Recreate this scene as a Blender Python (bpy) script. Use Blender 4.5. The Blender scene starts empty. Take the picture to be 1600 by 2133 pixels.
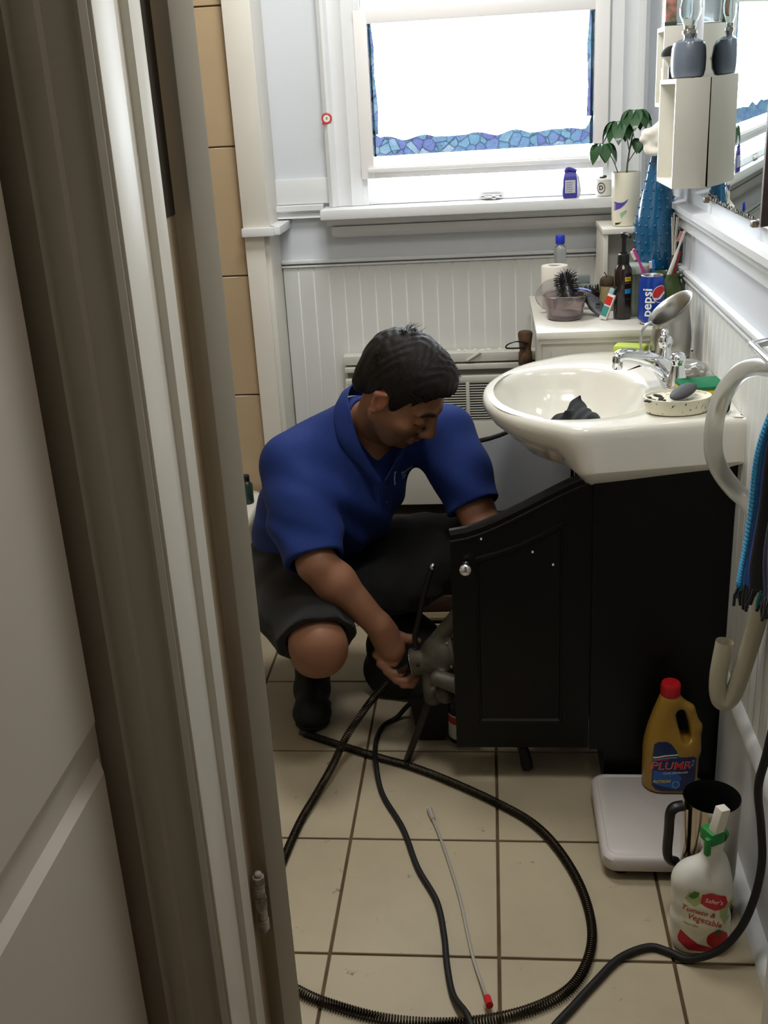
import bpy, bmesh, math, random
import numpy as np
from mathutils import Matrix, Vector
from mathutils.bvhtree import BVHTree
random.seed(7)
SC = bpy.context.scene
COL = SC.collection
PI = math.pi

# ------------------------------------------------------------------ camera
cam = bpy.data.cameras.new('camera')
cam_ob = bpy.data.objects.new('camera', cam); COL.objects.link(cam_ob)
cam.sensor_fit = 'HORIZONTAL'; cam.sensor_width = 36.0
cam.lens = 36.0 * 2226.0 / 1600.0
cam.clip_start = 0.02
_f = 2226.0
_Y = Vector(((1015 - 800) / _f, (1066.5 - 190) / _f, -1)).normalized()
_U = Vector((-.147, 2.576, 1)); _U = (_U - _U.dot(_Y) * _Y).normalized()
_X = _Y.cross(_U)
_R = Matrix((_X, _Y, _U))
cam_ob.matrix_world = Matrix.Translation((0, 0, 1.5)) @ _R.to_4x4()
SC.camera = cam_ob

# ------------------------------------------------------------------ world, lights, exposure
w = bpy.data.worlds.new('sky'); SC.world = w; w.use_nodes = True
wn = w.node_tree.nodes; wl = w.node_tree.links
bgn = wn['Background']
bgn.inputs[0].default_value = (0.90, 0.95, 1.0, 1)
bgn.inputs[1].default_value = 23.0
SC.view_settings.view_transform = 'Standard'
SC.view_settings.look = 'None'
SC.view_settings.gamma = 1.0
SC.view_settings.use_curve_mapping = False
SC.view_settings.exposure = 0.0
try:
    SC.cycles.use_denoising = True
    SC.cycles.denoiser = 'OPENIMAGEDENOISE'
    SC.cycles.max_bounces = 10
    SC.cycles.diffuse_bounces = 6
    SC.cycles.transmission_bounces = 8
    SC.cycles.transparent_max_bounces = 16
    SC.cycles.caustics_reflective = False
    SC.cycles.caustics_refractive = False
    SC.cycles.sample_clamp_indirect = 6.0
except Exception:
    pass

def area(name, loc, rot, sx, sy, power, color=(1, 1, 1), portal=False):
    l = bpy.data.lights.new(name, 'AREA'); l.shape = 'RECTANGLE'; l.size = sx; l.size_y = sy
    l.energy = power; l.color = color
    o = bpy.data.objects.new(name, l); COL.objects.link(o); o.location = loc; o.rotation_euler = rot
    if portal:
        l.cycles.is_portal = True
    return o
# sky portal in the window opening, facing into the room
area('window_portal', (-0.015, 3.42, 1.62), (-PI / 2, 0, 0), 0.78, 0.9, 1, portal=True)
# power of the dim fill light added in the hallway
HALL_W = 3.6
area('added_room_fill', (-.30, 2.52, 2.43), (0, 0, 0), .5, .4, 17.0, (1.0, .985, .96))  # unseen fill light, added to brighten the back wall and floor
area('added_front_fill', (.12, 1.45, 2.43), (0, 0, 0), .3, .3, 10.5, (1.0, .985, .96))  # second unseen fill, added for surfaces that face the camera
area('added_hall_fill', (.70, .72, 2.36), (0, 0, 0), 0.3, 0.3, HALL_W, (1.0, 0.90, 0.78))  # unseen fill, added to lift the hall door panel and jamb

# ------------------------------------------------------------------ materials
def lin(c):
    c = c / 255.0
    return c / 12.92 if c <= 0.04045 else ((c + 0.055) / 1.055) ** 2.4
def rgb(r, g, b): return (lin(r), lin(g), lin(b), 1)
_M = {}
def mat(name, col, rough=0.5, metal=0.0, noise=None, bump=None, spec=0.5, trans=0.0, coat=0.0, ior=1.45, sss=0.0, alpha=1.0, sheen=0.0):
    if name in _M: return _M[name]
    m = bpy.data.materials.new(name); m.use_nodes = True
    nt = m.node_tree; b = nt.nodes['Principled BSDF']
    c = rgb(*col)
    b.inputs['Base Color'].default_value = c
    b.inputs['Roughness'].default_value = rough
    b.inputs['Metallic'].default_value = metal
    b.inputs['Specular IOR Level'].default_value = spec
    b.inputs['Transmission Weight'].default_value = trans
    b.inputs['Coat Weight'].default_value = coat
    b.inputs['Coat Roughness'].default_value = 0.08
    b.inputs['IOR'].default_value = ior
    b.inputs['Alpha'].default_value = alpha
    b.inputs['Sheen Weight'].default_value = sheen
    if sss: b.inputs['Subsurface Weight'].default_value = sss; b.inputs['Subsurface Radius'].default_value = (.008, .003, .002)
    tc = None
    if noise or bump:
        tc = nt.nodes.new('ShaderNodeTexCoord')
    if noise:
        sc, amt = noise[0], noise[1]
        n = nt.nodes.new('ShaderNodeTexNoise'); n.inputs['Scale'].default_value = sc; n.inputs['Detail'].default_value = 5
        nt.links.new(tc.outputs['Object'], n.inputs['Vector'])
        r = nt.nodes.new('ShaderNodeValToRGB')
        r.color_ramp.elements[0].position = 0.3; r.color_ramp.elements[1].position = 0.7
        d = noise[2] if len(noise) > 2 else None
        c2 = rgb(*d) if d else tuple(x * (1 - amt) for x in c[:3]) + (1,)
        r.color_ramp.elements[0].color = c2
        r.color_ramp.elements[1].color = c
        nt.links.new(n.outputs['Fac'], r.inputs['Fac'])
        nt.links.new(r.outputs['Color'], b.inputs['Base Color'])
    if bump:
        n2 = nt.nodes.new('ShaderNodeTexNoise'); n2.inputs['Scale'].default_value = bump[0]; n2.inputs['Detail'].default_value = 4
        nt.links.new(tc.outputs['Object'], n2.inputs['Vector'])
        bp = nt.nodes.new('ShaderNodeBump'); bp.inputs['Strength'].default_value = bump[1]; bp.inputs['Distance'].default_value = 0.002
        nt.links.new(n2.outputs['Fac'], bp.inputs['Height'])
        nt.links.new(bp.outputs['Normal'], b.inputs['Normal'])
    _M[name] = m
    return m

def mat_attr(name, rough=0.6, sss=0.0, bump=None, spec=0.4):
    m = mat(name, (128, 128, 128), rough, bump=bump, spec=spec, sss=sss)
    nt = m.node_tree; a = nt.nodes.new('ShaderNodeAttribute'); a.attribute_name = 'col'
    nt.links.new(a.outputs['Color'], nt.nodes['Principled BSDF'].inputs['Base Color'])
    return m

def mat_tile(name, base, dirt, seed):
    m = mat(name, base, 0.46, spec=0.4)
    nt = m.node_tree; b = nt.nodes['Principled BSDF']
    g = nt.nodes.new('ShaderNodeNewGeometry')
    def noise(scale, det=6, rough=.6):
        n = nt.nodes.new('ShaderNodeTexNoise'); n.inputs['Scale'].default_value = scale; n.inputs['Detail'].default_value = det; n.inputs['Roughness'].default_value = rough
        nt.links.new(g.outputs['Position'], n.inputs['Vector']); return n
    def ramp(n, p0, p1):
        r = nt.nodes.new('ShaderNodeMapRange'); r.inputs[1].default_value = p0; r.inputs[2].default_value = p1
        nt.links.new(n.outputs['Fac'], r.inputs[0]); return r
    big = ramp(noise(3.0), .42, .7); small = ramp(noise(38.0, 4, .7), .615, .70); mid = ramp(noise(11.0, 3, .5), .56, .66)
    mul = nt.nodes.new('ShaderNodeMath'); mul.operation = 'MULTIPLY'
    nt.links.new(small.outputs[0], mul.inputs[0]); nt.links.new(mid.outputs[0], mul.inputs[1])
    m1 = nt.nodes.new('ShaderNodeMix'); m1.data_type = 'RGBA'
    m1.inputs[6].default_value = rgb(*base); m1.inputs[7].default_value = tuple(x * .86 for x in rgb(*base)[:3]) + (1,)
    nt.links.new(big.outputs[0], m1.inputs[0])
    m2 = nt.nodes.new('ShaderNodeMix'); m2.data_type = 'RGBA'; m2.inputs[7].default_value = rgb(*dirt)
    nt.links.new(mul.outputs[0], m2.inputs[0]); nt.links.new(m1.outputs[2], m2.inputs[6])
    nt.links.new(m2.outputs[2], b.inputs['Base Color'])
    return m

WHITE = mat('white_gloss_paint', (220, 222, 223), 0.30, noise=(3, .05), bump=(40, .06))
WALLP = mat('white_wall_paint', (206, 210, 215), 0.55, noise=(2.5, .05), bump=(60, .08))
BEAD = mat('white_beadboard_paint', (216, 217, 213), 0.42, noise=(4, .06), bump=(50, .05))
CEIL = mat('ceiling_paint', (205, 204, 200), 0.8)
TRIM = mat('casing_paint', (216, 213, 203), 0.38, noise=(5, .05), bump=(30, .06))
DOORP = mat('door_paint', (176, 172, 160), 0.42, noise=(4, .06), bump=(40, .06))
HALLP = mat('hall_wall_paint', (190, 184, 172), 0.6)
CREAM = mat('cream_cabinet_paint', (216, 213, 202), 0.42, noise=(6, .05))
CERAM = mat('glazed_ceramic', (228, 225, 214), 0.10, spec=.6, coat=.4, noise=(5, .04))
BLACKW = mat('black_vanity_wood', (8, 8, 8), 0.36, spec=.3, bump=(25, .05))
BLACKP = mat('black_plastic', (16, 16, 17), 0.38)
RUBBER = mat('black_rubber', (15, 14, 14), 0.6)
CHROME = mat('chrome', (226, 228, 232), 0.06, metal=1)
STEEL = mat('brushed_steel', (190, 188, 182), 0.24, metal=1, noise=(6, .1))
IRON = mat('dirty_cast_iron', (92, 86, 74), 0.5, metal=.25, noise=(30, .5), bump=(60, .3))
SPRING = mat('oily_spring_steel', (70, 62, 52), 0.32, metal=.9, noise=(20, .4))
WALLT = mat('beige_wall_tile', (178, 156, 124), 0.18, noise=(4, .12), coat=.2)
GROUTW = mat('wall_grout', (124, 106, 82), 0.8)
GROUT = mat('floor_grout', (96, 76, 48), 0.85, noise=(20, .4))
FTILE = mat_tile('beige_floor_tile', (178, 165, 139), (74, 60, 46), 1)
GLASS = mat('clear_glass', (240, 246, 246), 0.02, trans=1.0, ior=1.45)
MIRROR = mat('mirror_silver', (205, 216, 216), 0.015, metal=1)
PAPER = mat('tissue_white', (226, 221, 210), 0.85)

# ------------------------------------------------------------------ mesh builder
class MB:
    def __init__(s): s.bm = bmesh.new()
    def _add(s, verts, faces):
        vs = [s.bm.verts.new(v) for v in verts]
        for f in faces:
            try: s.bm.faces.new([vs[i] for i in f])
            except ValueError: pass
        return s
    def box(s, c, d, bev=0.0, rot=None, seg=2):
        t = bmesh.new(); bmesh.ops.create_cube(t, size=1)
        for v in t.verts: v.co = Vector((v.co.x * d[0], v.co.y * d[1], v.co.z * d[2]))
        if bev: bmesh.ops.bevel(t, geom=list(t.edges), offset=bev, segments=seg, profile=.6, affect='EDGES')
        M4 = Matrix.Translation(c) @ (rot.to_4x4() if rot else Matrix())
        t.transform(M4); return s._merge(t)
    def bx(s, x0, x1, y0, y1, z0, z1, bev=0.0):
        return s.box(((x0 + x1) / 2, (y0 + y1) / 2, (z0 + z1) / 2), (abs(x1 - x0), abs(y1 - y0), abs(z1 - z0)), bev)
    def _merge(s, t):
        t.verts.ensure_lookup_table(); t.verts.index_update()
        s._add([v.co.copy() for v in t.verts], [[v.index for v in f.verts] for f in t.faces]); t.free(); return s
    def lathe(s, prof, c=(0, 0, 0), n=28, rot=None, cap=True, sy=1.0):
        vs, fs = [], []
        R = rot.to_3x3() if rot else Matrix.Identity(3)
        for (r, z) in prof:
            for i in range(n):
                a = 2 * PI * i / n
                vs.append(Vector(c) + R @ Vector((r * math.cos(a), r * math.sin(a) * sy, z)))
        for k in range(len(prof) - 1):
            for i in range(n):
                j = (i + 1) % n
                fs.append((k * n + i, k * n + j, (k + 1) * n + j, (k + 1) * n + i))
        if cap:
            fs.append(tuple(range(n))[::-1]); fs.append(tuple((len(prof) - 1) * n + i for i in range(n)))
        return s._add(vs, fs)
    def cyl(s, a, b, ra, rb=None, n=16):
        rb = ra if rb is None else rb
        a, b = Vector(a), Vector(b); q = (b - a).to_track_quat('Z', 'Y').to_matrix()
        return s.lathe([(ra, 0), (rb, (b - a).length)], a, n, q)
    def loft(s, rings, close=True, cap0=False, cap1=False):
        n = len(rings[0]); vs = [p for r in rings for p in r]; fs = []
        for k in range(len(rings) - 1):
            for i in range(n if close else n - 1):
                j = (i + 1) % n
                fs.append((k * n + i, k * n + j, (k + 1) * n + j, (k + 1) * n + i))
        if cap0: fs.append(tuple(range(n))[::-1])
        if cap1: fs.append(tuple((len(rings) - 1) * n + i for i in range(n)))
        return s._add(vs, fs)
    def tube(s, pts, r, n=10, cap=True, closed=False):
        pts = [Vector(p) for p in pts]; rings = []
        rr = r if isinstance(r, (list, tuple)) else [r] * len(pts)
        nrm = None
        for i, p in enumerate(pts):
            t = (pts[min(i + 1, len(pts) - 1)] - pts[max(i - 1, 0)]).normalized()
            if nrm is None: nrm = t.orthogonal().normalized()
            nrm = (nrm - t * nrm.dot(t)).normalized(); bi = t.cross(nrm)
            rings.append([p + (nrm * math.cos(2 * PI * k / n) + bi * math.sin(2 * PI * k / n)) * rr[i] for k in range(n)])
        return s.loft(rings, True, cap, cap)
    def ell(s, c, r, rot=None, u=18, v=12):
        t = bmesh.new(); bmesh.ops.create_uvsphere(t, u_segments=u, v_segments=v, radius=1)
        M4 = Matrix.Translation(c) @ (rot.to_4x4() if rot else Matrix()) @ Matrix.Diagonal((r[0], r[1], r[2], 1))
        t.transform(M4); return s._merge(t)
    def prism(s, poly, a, b, axis='Y'):
        # poly: 2D points, extruded from a to b along axis
        def mk(p, t):
            return {'Y': (p[0], t, p[1]), 'X': (t, p[0], p[1]), 'Z': (p[0], p[1], t)}[axis]
        n = len(poly); vs = [mk(p, a) for p in poly] + [mk(p, b) for p in poly]
        fs = [(i, (i + 1) % n, n + (i + 1) % n, n + i) for i in range(n)] + [tuple(range(n))[::-1], tuple(range(n, 2 * n))]
        return s._add(vs, fs)
    def mesh(s, name, angle=40):
        me = bpy.data.meshes.new(name)
        bmesh.ops.recalc_face_normals(s.bm, faces=list(s.bm.faces))
        s.bm.to_mesh(me); s.bm.free()
        me.shade_smooth(); me.set_sharp_from_angle(angle=math.radians(angle))
        return me

def spline(pts, n=8):
    pts = [Vector(p) for p in pts]; out = []
    P = [pts[0] * 2 - pts[1]] + pts + [pts[-1] * 2 - pts[-2]]
    for i in range(1, len(P) - 2):
        for k in range(n):
            t = k / n; a, b, c, d = P[i - 1], P[i], P[i + 1], P[i + 2]
            out.append(.5 * ((2 * b) + (c - a) * t + (2 * a - 5 * b + 4 * c - d) * t * t + (3 * b - a - 3 * c + d) * t ** 3))
    out.append(pts[-1]); return out

_W = {}
def thing(name, label, cat, loc=(0, 0, 0), rz=0.0, group=None):
    o = bpy.data.objects.new(name, None); COL.objects.link(o); o.empty_display_size = .03
    o.location = loc; o.rotation_euler = (0, 0, rz)
    o['label'] = label; o['category'] = cat
    if group: o['group'] = group
    _W[o.name] = Matrix.Translation(loc) @ Matrix.Rotation(rz, 4, 'Z')
    return o
def root_w(p):
    while p is not None:
        if p.name in _W: return _W[p.name]
        p = p.parent
    return Matrix()
def part(parent, name, mb, m, label=None, local=False, angle=40, kind=None):
    me = mb.mesh(name, angle) if isinstance(mb, MB) else mb
    if parent is not None and not local: me.transform(root_w(parent).inverted())
    o = bpy.data.objects.new(name, me); COL.objects.link(o)
    if m is not None: me.materials.append(m)
    o.parent = parent
    if label: o['label'] = label
    if kind: o['kind'] = kind
    return o
def single(name, label, cat, mb, m, group=None, kind=None, angle=40):
    o = part(None, name, mb, m, label, angle=angle, kind=kind)
    # put the origin at the base of the mesh
    co = [v.co for v in o.data.vertices]
    c = Vector((sum(v.x for v in co) / len(co), sum(v.y for v in co) / len(co), min(v.z for v in co)))
    o.data.transform(Matrix.Translation(-c)); o.location = c
    _W[o.name] = Matrix.Translation(c)
    o['category'] = cat
    if group: o['group'] = group
    return o
def struct(name, mb, m, parent=None, angle=40):
    o = part(parent, name, mb, m, angle=angle)
    if parent is None: o['kind'] = 'structure'
    return o
def inst(src, parent, loc):
    c = src.copy(); COL.objects.link(c); c.parent = parent; c.location = loc; return c

# ------------------------------------------------------------------ signed-distance modelling (numpy) for bodies and cloth
class SDF:
    def __init__(s, lo, hi, h):
        s.lo = np.array(lo, float); s.h = h
        s.n = np.ceil((np.array(hi) - s.lo) / h).astype(int) + 1
        s.F = np.full(tuple(s.n), 1.0, np.float32)
        s.ax = [(s.lo[i] + h * np.arange(s.n[i])).astype(np.float32) for i in range(3)]
    def _blk(s, lo, hi):
        i0 = np.clip(np.floor((np.array(lo) - s.lo) / s.h).astype(int), 0, s.n - 1)
        i1 = np.clip(np.ceil((np.array(hi) - s.lo) / s.h).astype(int) + 1, 1, s.n)
        sl = tuple(slice(a, b) for a, b in zip(i0, i1))
        return sl, s.ax[0][sl[0]][:, None, None], s.ax[1][sl[1]][None, :, None], s.ax[2][sl[2]][None, None, :]
    def _op(s, sl, d, k, sub):
        F = s.F[sl]
        if F.size == 0: return
        if sub: a, b = -F, d
        else: a, b = F, d
        if k > 0:
            h = np.clip(.5 + .5 * (b - a) / k, 0, 1); r = b * (1 - h) + a * h - k * h * (1 - h)
        else: r = np.minimum(a, b)
        s.F[sl] = -r if sub else r
    def cap(s, a, b, ra, rb=None, k=.01, sub=False):
        rb = ra if rb is None else rb
        a = np.array(a, float); b = np.array(b, float); m = max(ra, rb) + k + 3 * s.h
        sl, x, y, z = s._blk(np.minimum(a, b) - m, np.maximum(a, b) + m)
        d = b - a; L = max(d.dot(d), 1e-9)
        t = np.clip(((x - a[0]) * d[0] + (y - a[1]) * d[1] + (z - a[2]) * d[2]) / L, 0, 1)
        q = np.sqrt((x - a[0] - t * d[0]) ** 2 + (y - a[1] - t * d[1]) ** 2 + (z - a[2] - t * d[2]) ** 2) - (ra + (rb - ra) * t)
        s._op(sl, q, k, sub); return s
    def chain(s, pts, rs, k=.01, sub=False):
        for i in range(len(pts) - 1): s.cap(pts[i], pts[i + 1], rs[i], rs[i + 1], k, sub)
        return s
    def ell(s, c, r, R=None, k=.01, sub=False):
        c = np.array(c, float); r = np.array(r, float); m = r.max() + k + 3 * s.h
        sl, x, y, z = s._blk(c - m, c + m)
        R = np.eye(3) if R is None else np.array(R)
        X, Y, Z = x - c[0], y - c[1], z - c[2]
        u = [(X * R[0, i] + Y * R[1, i] + Z * R[2, i]) for i in range(3)]
        k0 = np.sqrt(sum((u[i] / r[i]) ** 2 for i in range(3))) + 1e-6
        k1 = np.sqrt(sum((u[i] / r[i] ** 2) ** 2 for i in range(3))) + 1e-6
        s._op(sl, k0 * (k0 - 1) / k1, k, sub); return s
    def plane_cut(s, p, n, k=.004, lo=None, hi=None):
        # removes everything on the +n side (inside the optional box)
        n = np.array(n, float); n /= np.linalg.norm(n)
        sl, x, y, z = s._blk(s.lo if lo is None else lo, (s.lo + s.h * s.n) if hi is None else hi)
        d = (x - p[0]) * n[0] + (y - p[1]) * n[1] + (z - p[2]) * n[2]
        s._op(sl, -d, k, True); return s
    def disp(s, fn):
        x, y, z = s.ax[0][:, None, None], s.ax[1][None, :, None], s.ax[2][None, None, :]
        s.F += fn(x, y, z).astype(np.float32); return s
    def verts_faces(s):
        F = s.F; S = F < 0; n = s.n
        c = [S[i:n[0] - 1 + i, j:n[1] - 1 + j, k:n[2] - 1 + k] for i in (0, 1) for j in (0, 1) for k in (0, 1)]
        tot = sum(q.astype(np.int8) for q in c)
        act = (tot > 0) & (tot < 8); idx = np.argwhere(act)
        off = np.array([(i, j, k) for i in (0, 1) for j in (0, 1) for k in (0, 1)])
        val = np.stack([F[idx[:, 0] + o[0], idx[:, 1] + o[1], idx[:, 2] + o[2]] for o in off], 1)
        pos = np.zeros((len(idx), 3)); cnt = np.zeros(len(idx))
        for a in range(8):
            for b in range(a + 1, 8):
                if np.abs(off[a] - off[b]).sum() != 1: continue
                mk = (val[:, a] < 0) != (val[:, b] < 0)
                t = val[:, a] / np.where(mk, val[:, a] - val[:, b], 1)
                pos += np.where(mk[:, None], off[a] + t[:, None] * (off[b] - off[a]), 0); cnt += mk
        V = s.lo + s.h * (idx + pos / cnt[:, None])
        vid = np.full(act.shape, -1, np.int64); vid[act] = np.arange(len(idx))
        Q = []
        for axis in range(3):
            o1, o2 = [(1, 2), (2, 0), (0, 1)][axis]
            A = [slice(None)] * 3; B = [slice(None)] * 3
            A[axis] = slice(0, -1); B[axis] = slice(1, None)
            for o in (o1, o2): A[o] = slice(1, -1); B[o] = slice(1, -1)
            sa, sb = S[tuple(A)], S[tuple(B)]
            e = np.argwhere(sa != sb)
            if not len(e): continue
            flip = sa[e[:, 0], e[:, 1], e[:, 2]]
            base = e.copy(); base[:, o1] += 1; base[:, o2] += 1
            def cell(d1, d2):
                q = base.copy(); q[:, o1] -= d1; q[:, o2] -= d2
                return vid[q[:, 0], q[:, 1], q[:, 2]]
            q4 = np.stack([cell(1, 1), cell(0, 1), cell(0, 0), cell(1, 0)], 1)
            q4[~flip] = q4[~flip][:, ::-1]
            Q.append(q4)
        Q = np.concatenate(Q); Q = Q[(Q >= 0).all(1)]
        return V, Q
    def mesh(s, name, smooth=1):
        V, Q = s.verts_faces()
        for _ in range(smooth):          # light laplacian pass
            acc = np.zeros_like(V); ct = np.zeros(len(V))
            for i in range(4):
                a, b = Q[:, i], Q[:, (i + 1) % 4]
                np.add.at(acc, a, V[b]); np.add.at(ct, a, 1)
                np.add.at(acc, b, V[a]); np.add.at(ct, b, 1)
            V = V * .5 + .5 * acc / np.maximum(ct, 1)[:, None]
        me = bpy.data.meshes.new(name); me.from_pydata(V.tolist(), [], Q.tolist()); me.update()
        me.shade_smooth(); return me

def bvh_of(ob):
    M4 = root_w(ob) if ob.name not in _W else _W[ob.name]
    vs = [M4 @ v.co for v in ob.data.vertices]
    return BVHTree.FromPolygons(vs, [tuple(p.vertices) for p in ob.data.polygons])
def text2d(s, size, bold=0.0, shear=0.0):
    cu = bpy.data.curves.new('lettering', 'FONT'); cu.body = s; cu.size = size; cu.align_x = 'CENTER'; cu.align_y = 'CENTER'
    cu.offset = bold * size; cu.shear = shear; cu.resolution_u = 2
    o = bpy.data.objects.new('lettering', cu); COL.objects.link(o)
    dg = bpy.context.evaluated_depsgraph_get(); me = bpy.data.meshes.new_from_object(o.evaluated_get(dg))
    bpy.data.objects.remove(o); bpy.data.curves.remove(cu)
    bm = bmesh.new(); bm.from_mesh(me); bpy.data.meshes.remove(me)
    bmesh.ops.triangulate(bm, faces=list(bm.faces))
    for _ in range(2):
        ee = [e for e in bm.edges if e.calc_length() > size * .25]
        if ee: bmesh.ops.subdivide_edges(bm, edges=ee, cuts=1); bmesh.ops.triangulate(bm, faces=list(bm.faces))
    return bm
def poly2d(poly, res):
    bm = bmesh.new(); vs = [bm.verts.new((x, y, 0)) for x, y in poly]; bm.faces.new(vs)
    xs = [p[0] for p in poly]; ys = [p[1] for p in poly]
    def bis(lo, hi, nrm):
        k = math.floor(lo / res) * res + res
        while k < hi:
            co = (k, 0, 0) if nrm[0] else (0, k, 0)
            bmesh.ops.bisect_plane(bm, geom=list(bm.verts) + list(bm.edges) + list(bm.faces), plane_co=co, plane_no=nrm)
            k += res
    bis(min(xs), max(xs), (1, 0, 0)); bis(min(ys), max(ys), (0, 1, 0))
    bmesh.ops.triangulate(bm, faces=list(bm.faces))
    return bm
def project(bm2, org, ux, uy, bvh, off=.0006):
    """lays a flat 2D mesh (x along ux, y along uy, seen from +ux x uy) onto a surface"""
    ux, uy = Vector(ux).normalized(), Vector(uy).normalized(); d = -(ux.cross(uy)).normalized(); org = Vector(org)
    bad = []
    for v in bm2.verts:
        p = org + ux * v.co.x + uy * v.co.y
        hit = bvh.ray_cast(p - d * .3, d, .8)
        if hit[0] is None: bad.append(v)
        else: v.co = hit[0] - d * off
    if bad: bmesh.ops.delete(bm2, geom=bad, context='VERTS')
    m = MB(); m.bm.free(); m.bm = bm2; return m
def wrap_cyl(bm2, c, R, a0, off=.0005):
    """wraps x as arc length round a vertical cylinder, y as height"""
    for v in bm2.verts:
        a = a0 + v.co.x / R
        v.co = Vector((c[0] + (R + off) * math.cos(a), c[1] + (R + off) * math.sin(a), c[2] + v.co.y))
    m = MB(); m.bm.free(); m.bm = bm2; return m

# ================================================================== ROOM SHELL
XW, YB, ZC = 0.50, 3.28, 2.45
XL = -1.45
# floor: grout bed + tiles one by one
fl = struct('floor', MB().bx(XL - .1, XW + .1, 1.05, YB + .12, -.06, -.004), GROUT)
TX, TY, GW = .318, .3345, .0062
tile_me = None
x_lines = [-.005 + TX * k for k in range(-3, 3)]
y_lines = [1.223 + TY * k for k in range(-1, 8)]
for xi in x_lines:
    for yi in y_lines:
        x0, x1 = max(xi + GW / 2, XL + .002), min(xi + TX - GW / 2, XW - .002)
        y0, y1 = max(yi + GW / 2, 1.052), min(yi + TY - GW / 2, YB - .002)
        if x1 - x0 < .01 or y1 - y0 < .01: continue
        full = abs((x1 - x0) - (TX - GW)) < 1e-6 and abs((y1 - y0) - (TY - GW)) < 1e-6
        if full and tile_me is not None: me = tile_me
        else:
            me = MB().box((0, 0, -.004), (x1 - x0, y1 - y0, .008), .0012, seg=1).mesh('tile')
            me.materials.append(FTILE)
            if full: tile_me = me
        o = bpy.data.objects.new('tile', me); COL.objects.link(o); o.parent = fl
        o.location = ((x0 + x1) / 2, (y0 + y1) / 2, random.uniform(-.0004, .0004))
# walls
wb = MB()
WX0, WX1, WZ0, WZ1 = -.372, .345, 1.205, 1.98
wb.bx(XL - .1, WX0, YB, YB + .14, -.06, ZC); wb.bx(WX1, XW + .1, YB, YB + .14, -.06, ZC)
wb.bx(WX0, WX1, YB, YB + .14, -.06, WZ0); wb.bx(WX0, WX1, YB, YB + .14, WZ1, ZC)
wall_back = struct('wall_back', wb, WALLP)
wall_right = struct('wall_right', MB().bx(XW, XW + .1, 1.05, YB, -.06, ZC), WALLP)
wall_left = struct('wall_left', MB().bx(XL - .1, XL, 1.05, YB, -.06, ZC), GROUTW)
wf = MB(); wf.bx(XL, -.375, 1.062, 1.198, 0, ZC); wf.bx(.385, XW, 1.062, 1.198, 0, ZC); wf.bx(-.375, .385, 1.062, 1.198, 2.06, ZC)
wall_front = struct('wall_front', wf, HALLP)
struct('ceiling', MB().bx(XL - .1, 1.0, -1.3, YB + .1, ZC, ZC + .08), CEIL)
# hallway shell behind and beside the camera
hall = MB().bx(-.52, 1.0, -1.3, 1.05, -.06, -.002)
struct('floor_hall', hall, mat('hall_floor_wood', (112, 86, 58), .5, noise=(3, .3)))
struct('wall_hall_left', MB().bx(-.60, -.50, -1.3, 1.062, 0, ZC), HALLP)
struct('wall_hall_right', MB().bx(.95, 1.05, -1.3, 1.062, 0, ZC), HALLP)
struct('wall_hall_rear', MB().bx(-.6, 1.05, -1.4, -1.3, 0, ZC), HALLP)
struct('wall_hall_front', MB().bx(XW, 1.05, 1.062, 1.198, 0, ZC), HALLP)

# alcove end wall with beige tiles, tiles one by one
AY = 3.12
alc = struct('wall_alcove', MB().bx(XL, -.702, AY + .009, YB - .001, 0, ZC), GROUTW)
zrows = [1.034 - .3595 * k for k in range(-4, 4)]
def tile_grid(parent, fn, u_edges, z_edges, gap=.004):
    cache = {}
    for a, b in zip(u_edges[:-1], u_edges[1:]):
        for c, d in zip(z_edges[:-1], z_edges[1:]):
            key = (round(b - a, 4), round(d - c, 4))
            if key not in cache:
                me = fn(b - a - gap, d - c - gap).mesh('tile'); me.materials.append(WALLT); cache[key] = me
            o = bpy.data.objects.new('tile', cache[key]); COL.objects.link(o); o.parent = parent
            yield o, (a + b) / 2, (c + d) / 2
zed = sorted([0.0] + [z for z in zrows if 0.02 < z < ZC - .02] + [ZC])
for o, u, v in tile_grid(alc, lambda a, b: MB().box((0, 0, 0), (a, .012, b), .0015, seg=1), [XL + .012, -1.20, -.95, -.704], zed):
    o.location = (u, AY + .0065, v)
for o, u, v in tile_grid(wall_left, lambda a, b: MB().box((0, 0, 0), (.012, a, b), .0015, seg=1), [1.2 + .24 * k for k in range(9)], zed):
    o.location = (XL + .0065, u, v)
# white corner post: upper board, cap ledge, lower boards
tp = MB()
tp.bx(-.702, -.625, 3.095, 3.115, 1.165, ZC, .002)
tp.bx(-.652, -.630, 3.115, YB, 1.165, ZC, .002)
struct('trim_1', tp, TRIM)
tp = MB()
tp.bx(-.704, -.612, 3.078, 3.118, 1.148, 1.172, .003); tp.bx(-.66, -.596, 3.10, YB, 1.148, 1.172, .003)
struct('trim_2', tp, WHITE)
tp = MB()
tp.bx(-.702, -.645, 3.100, 3.12, 0, 1.147, .002); tp.bx(-.655, -.632, 3.115, YB, 0, 1.147, .002)
struct('trim_3', tp, TRIM)

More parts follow.
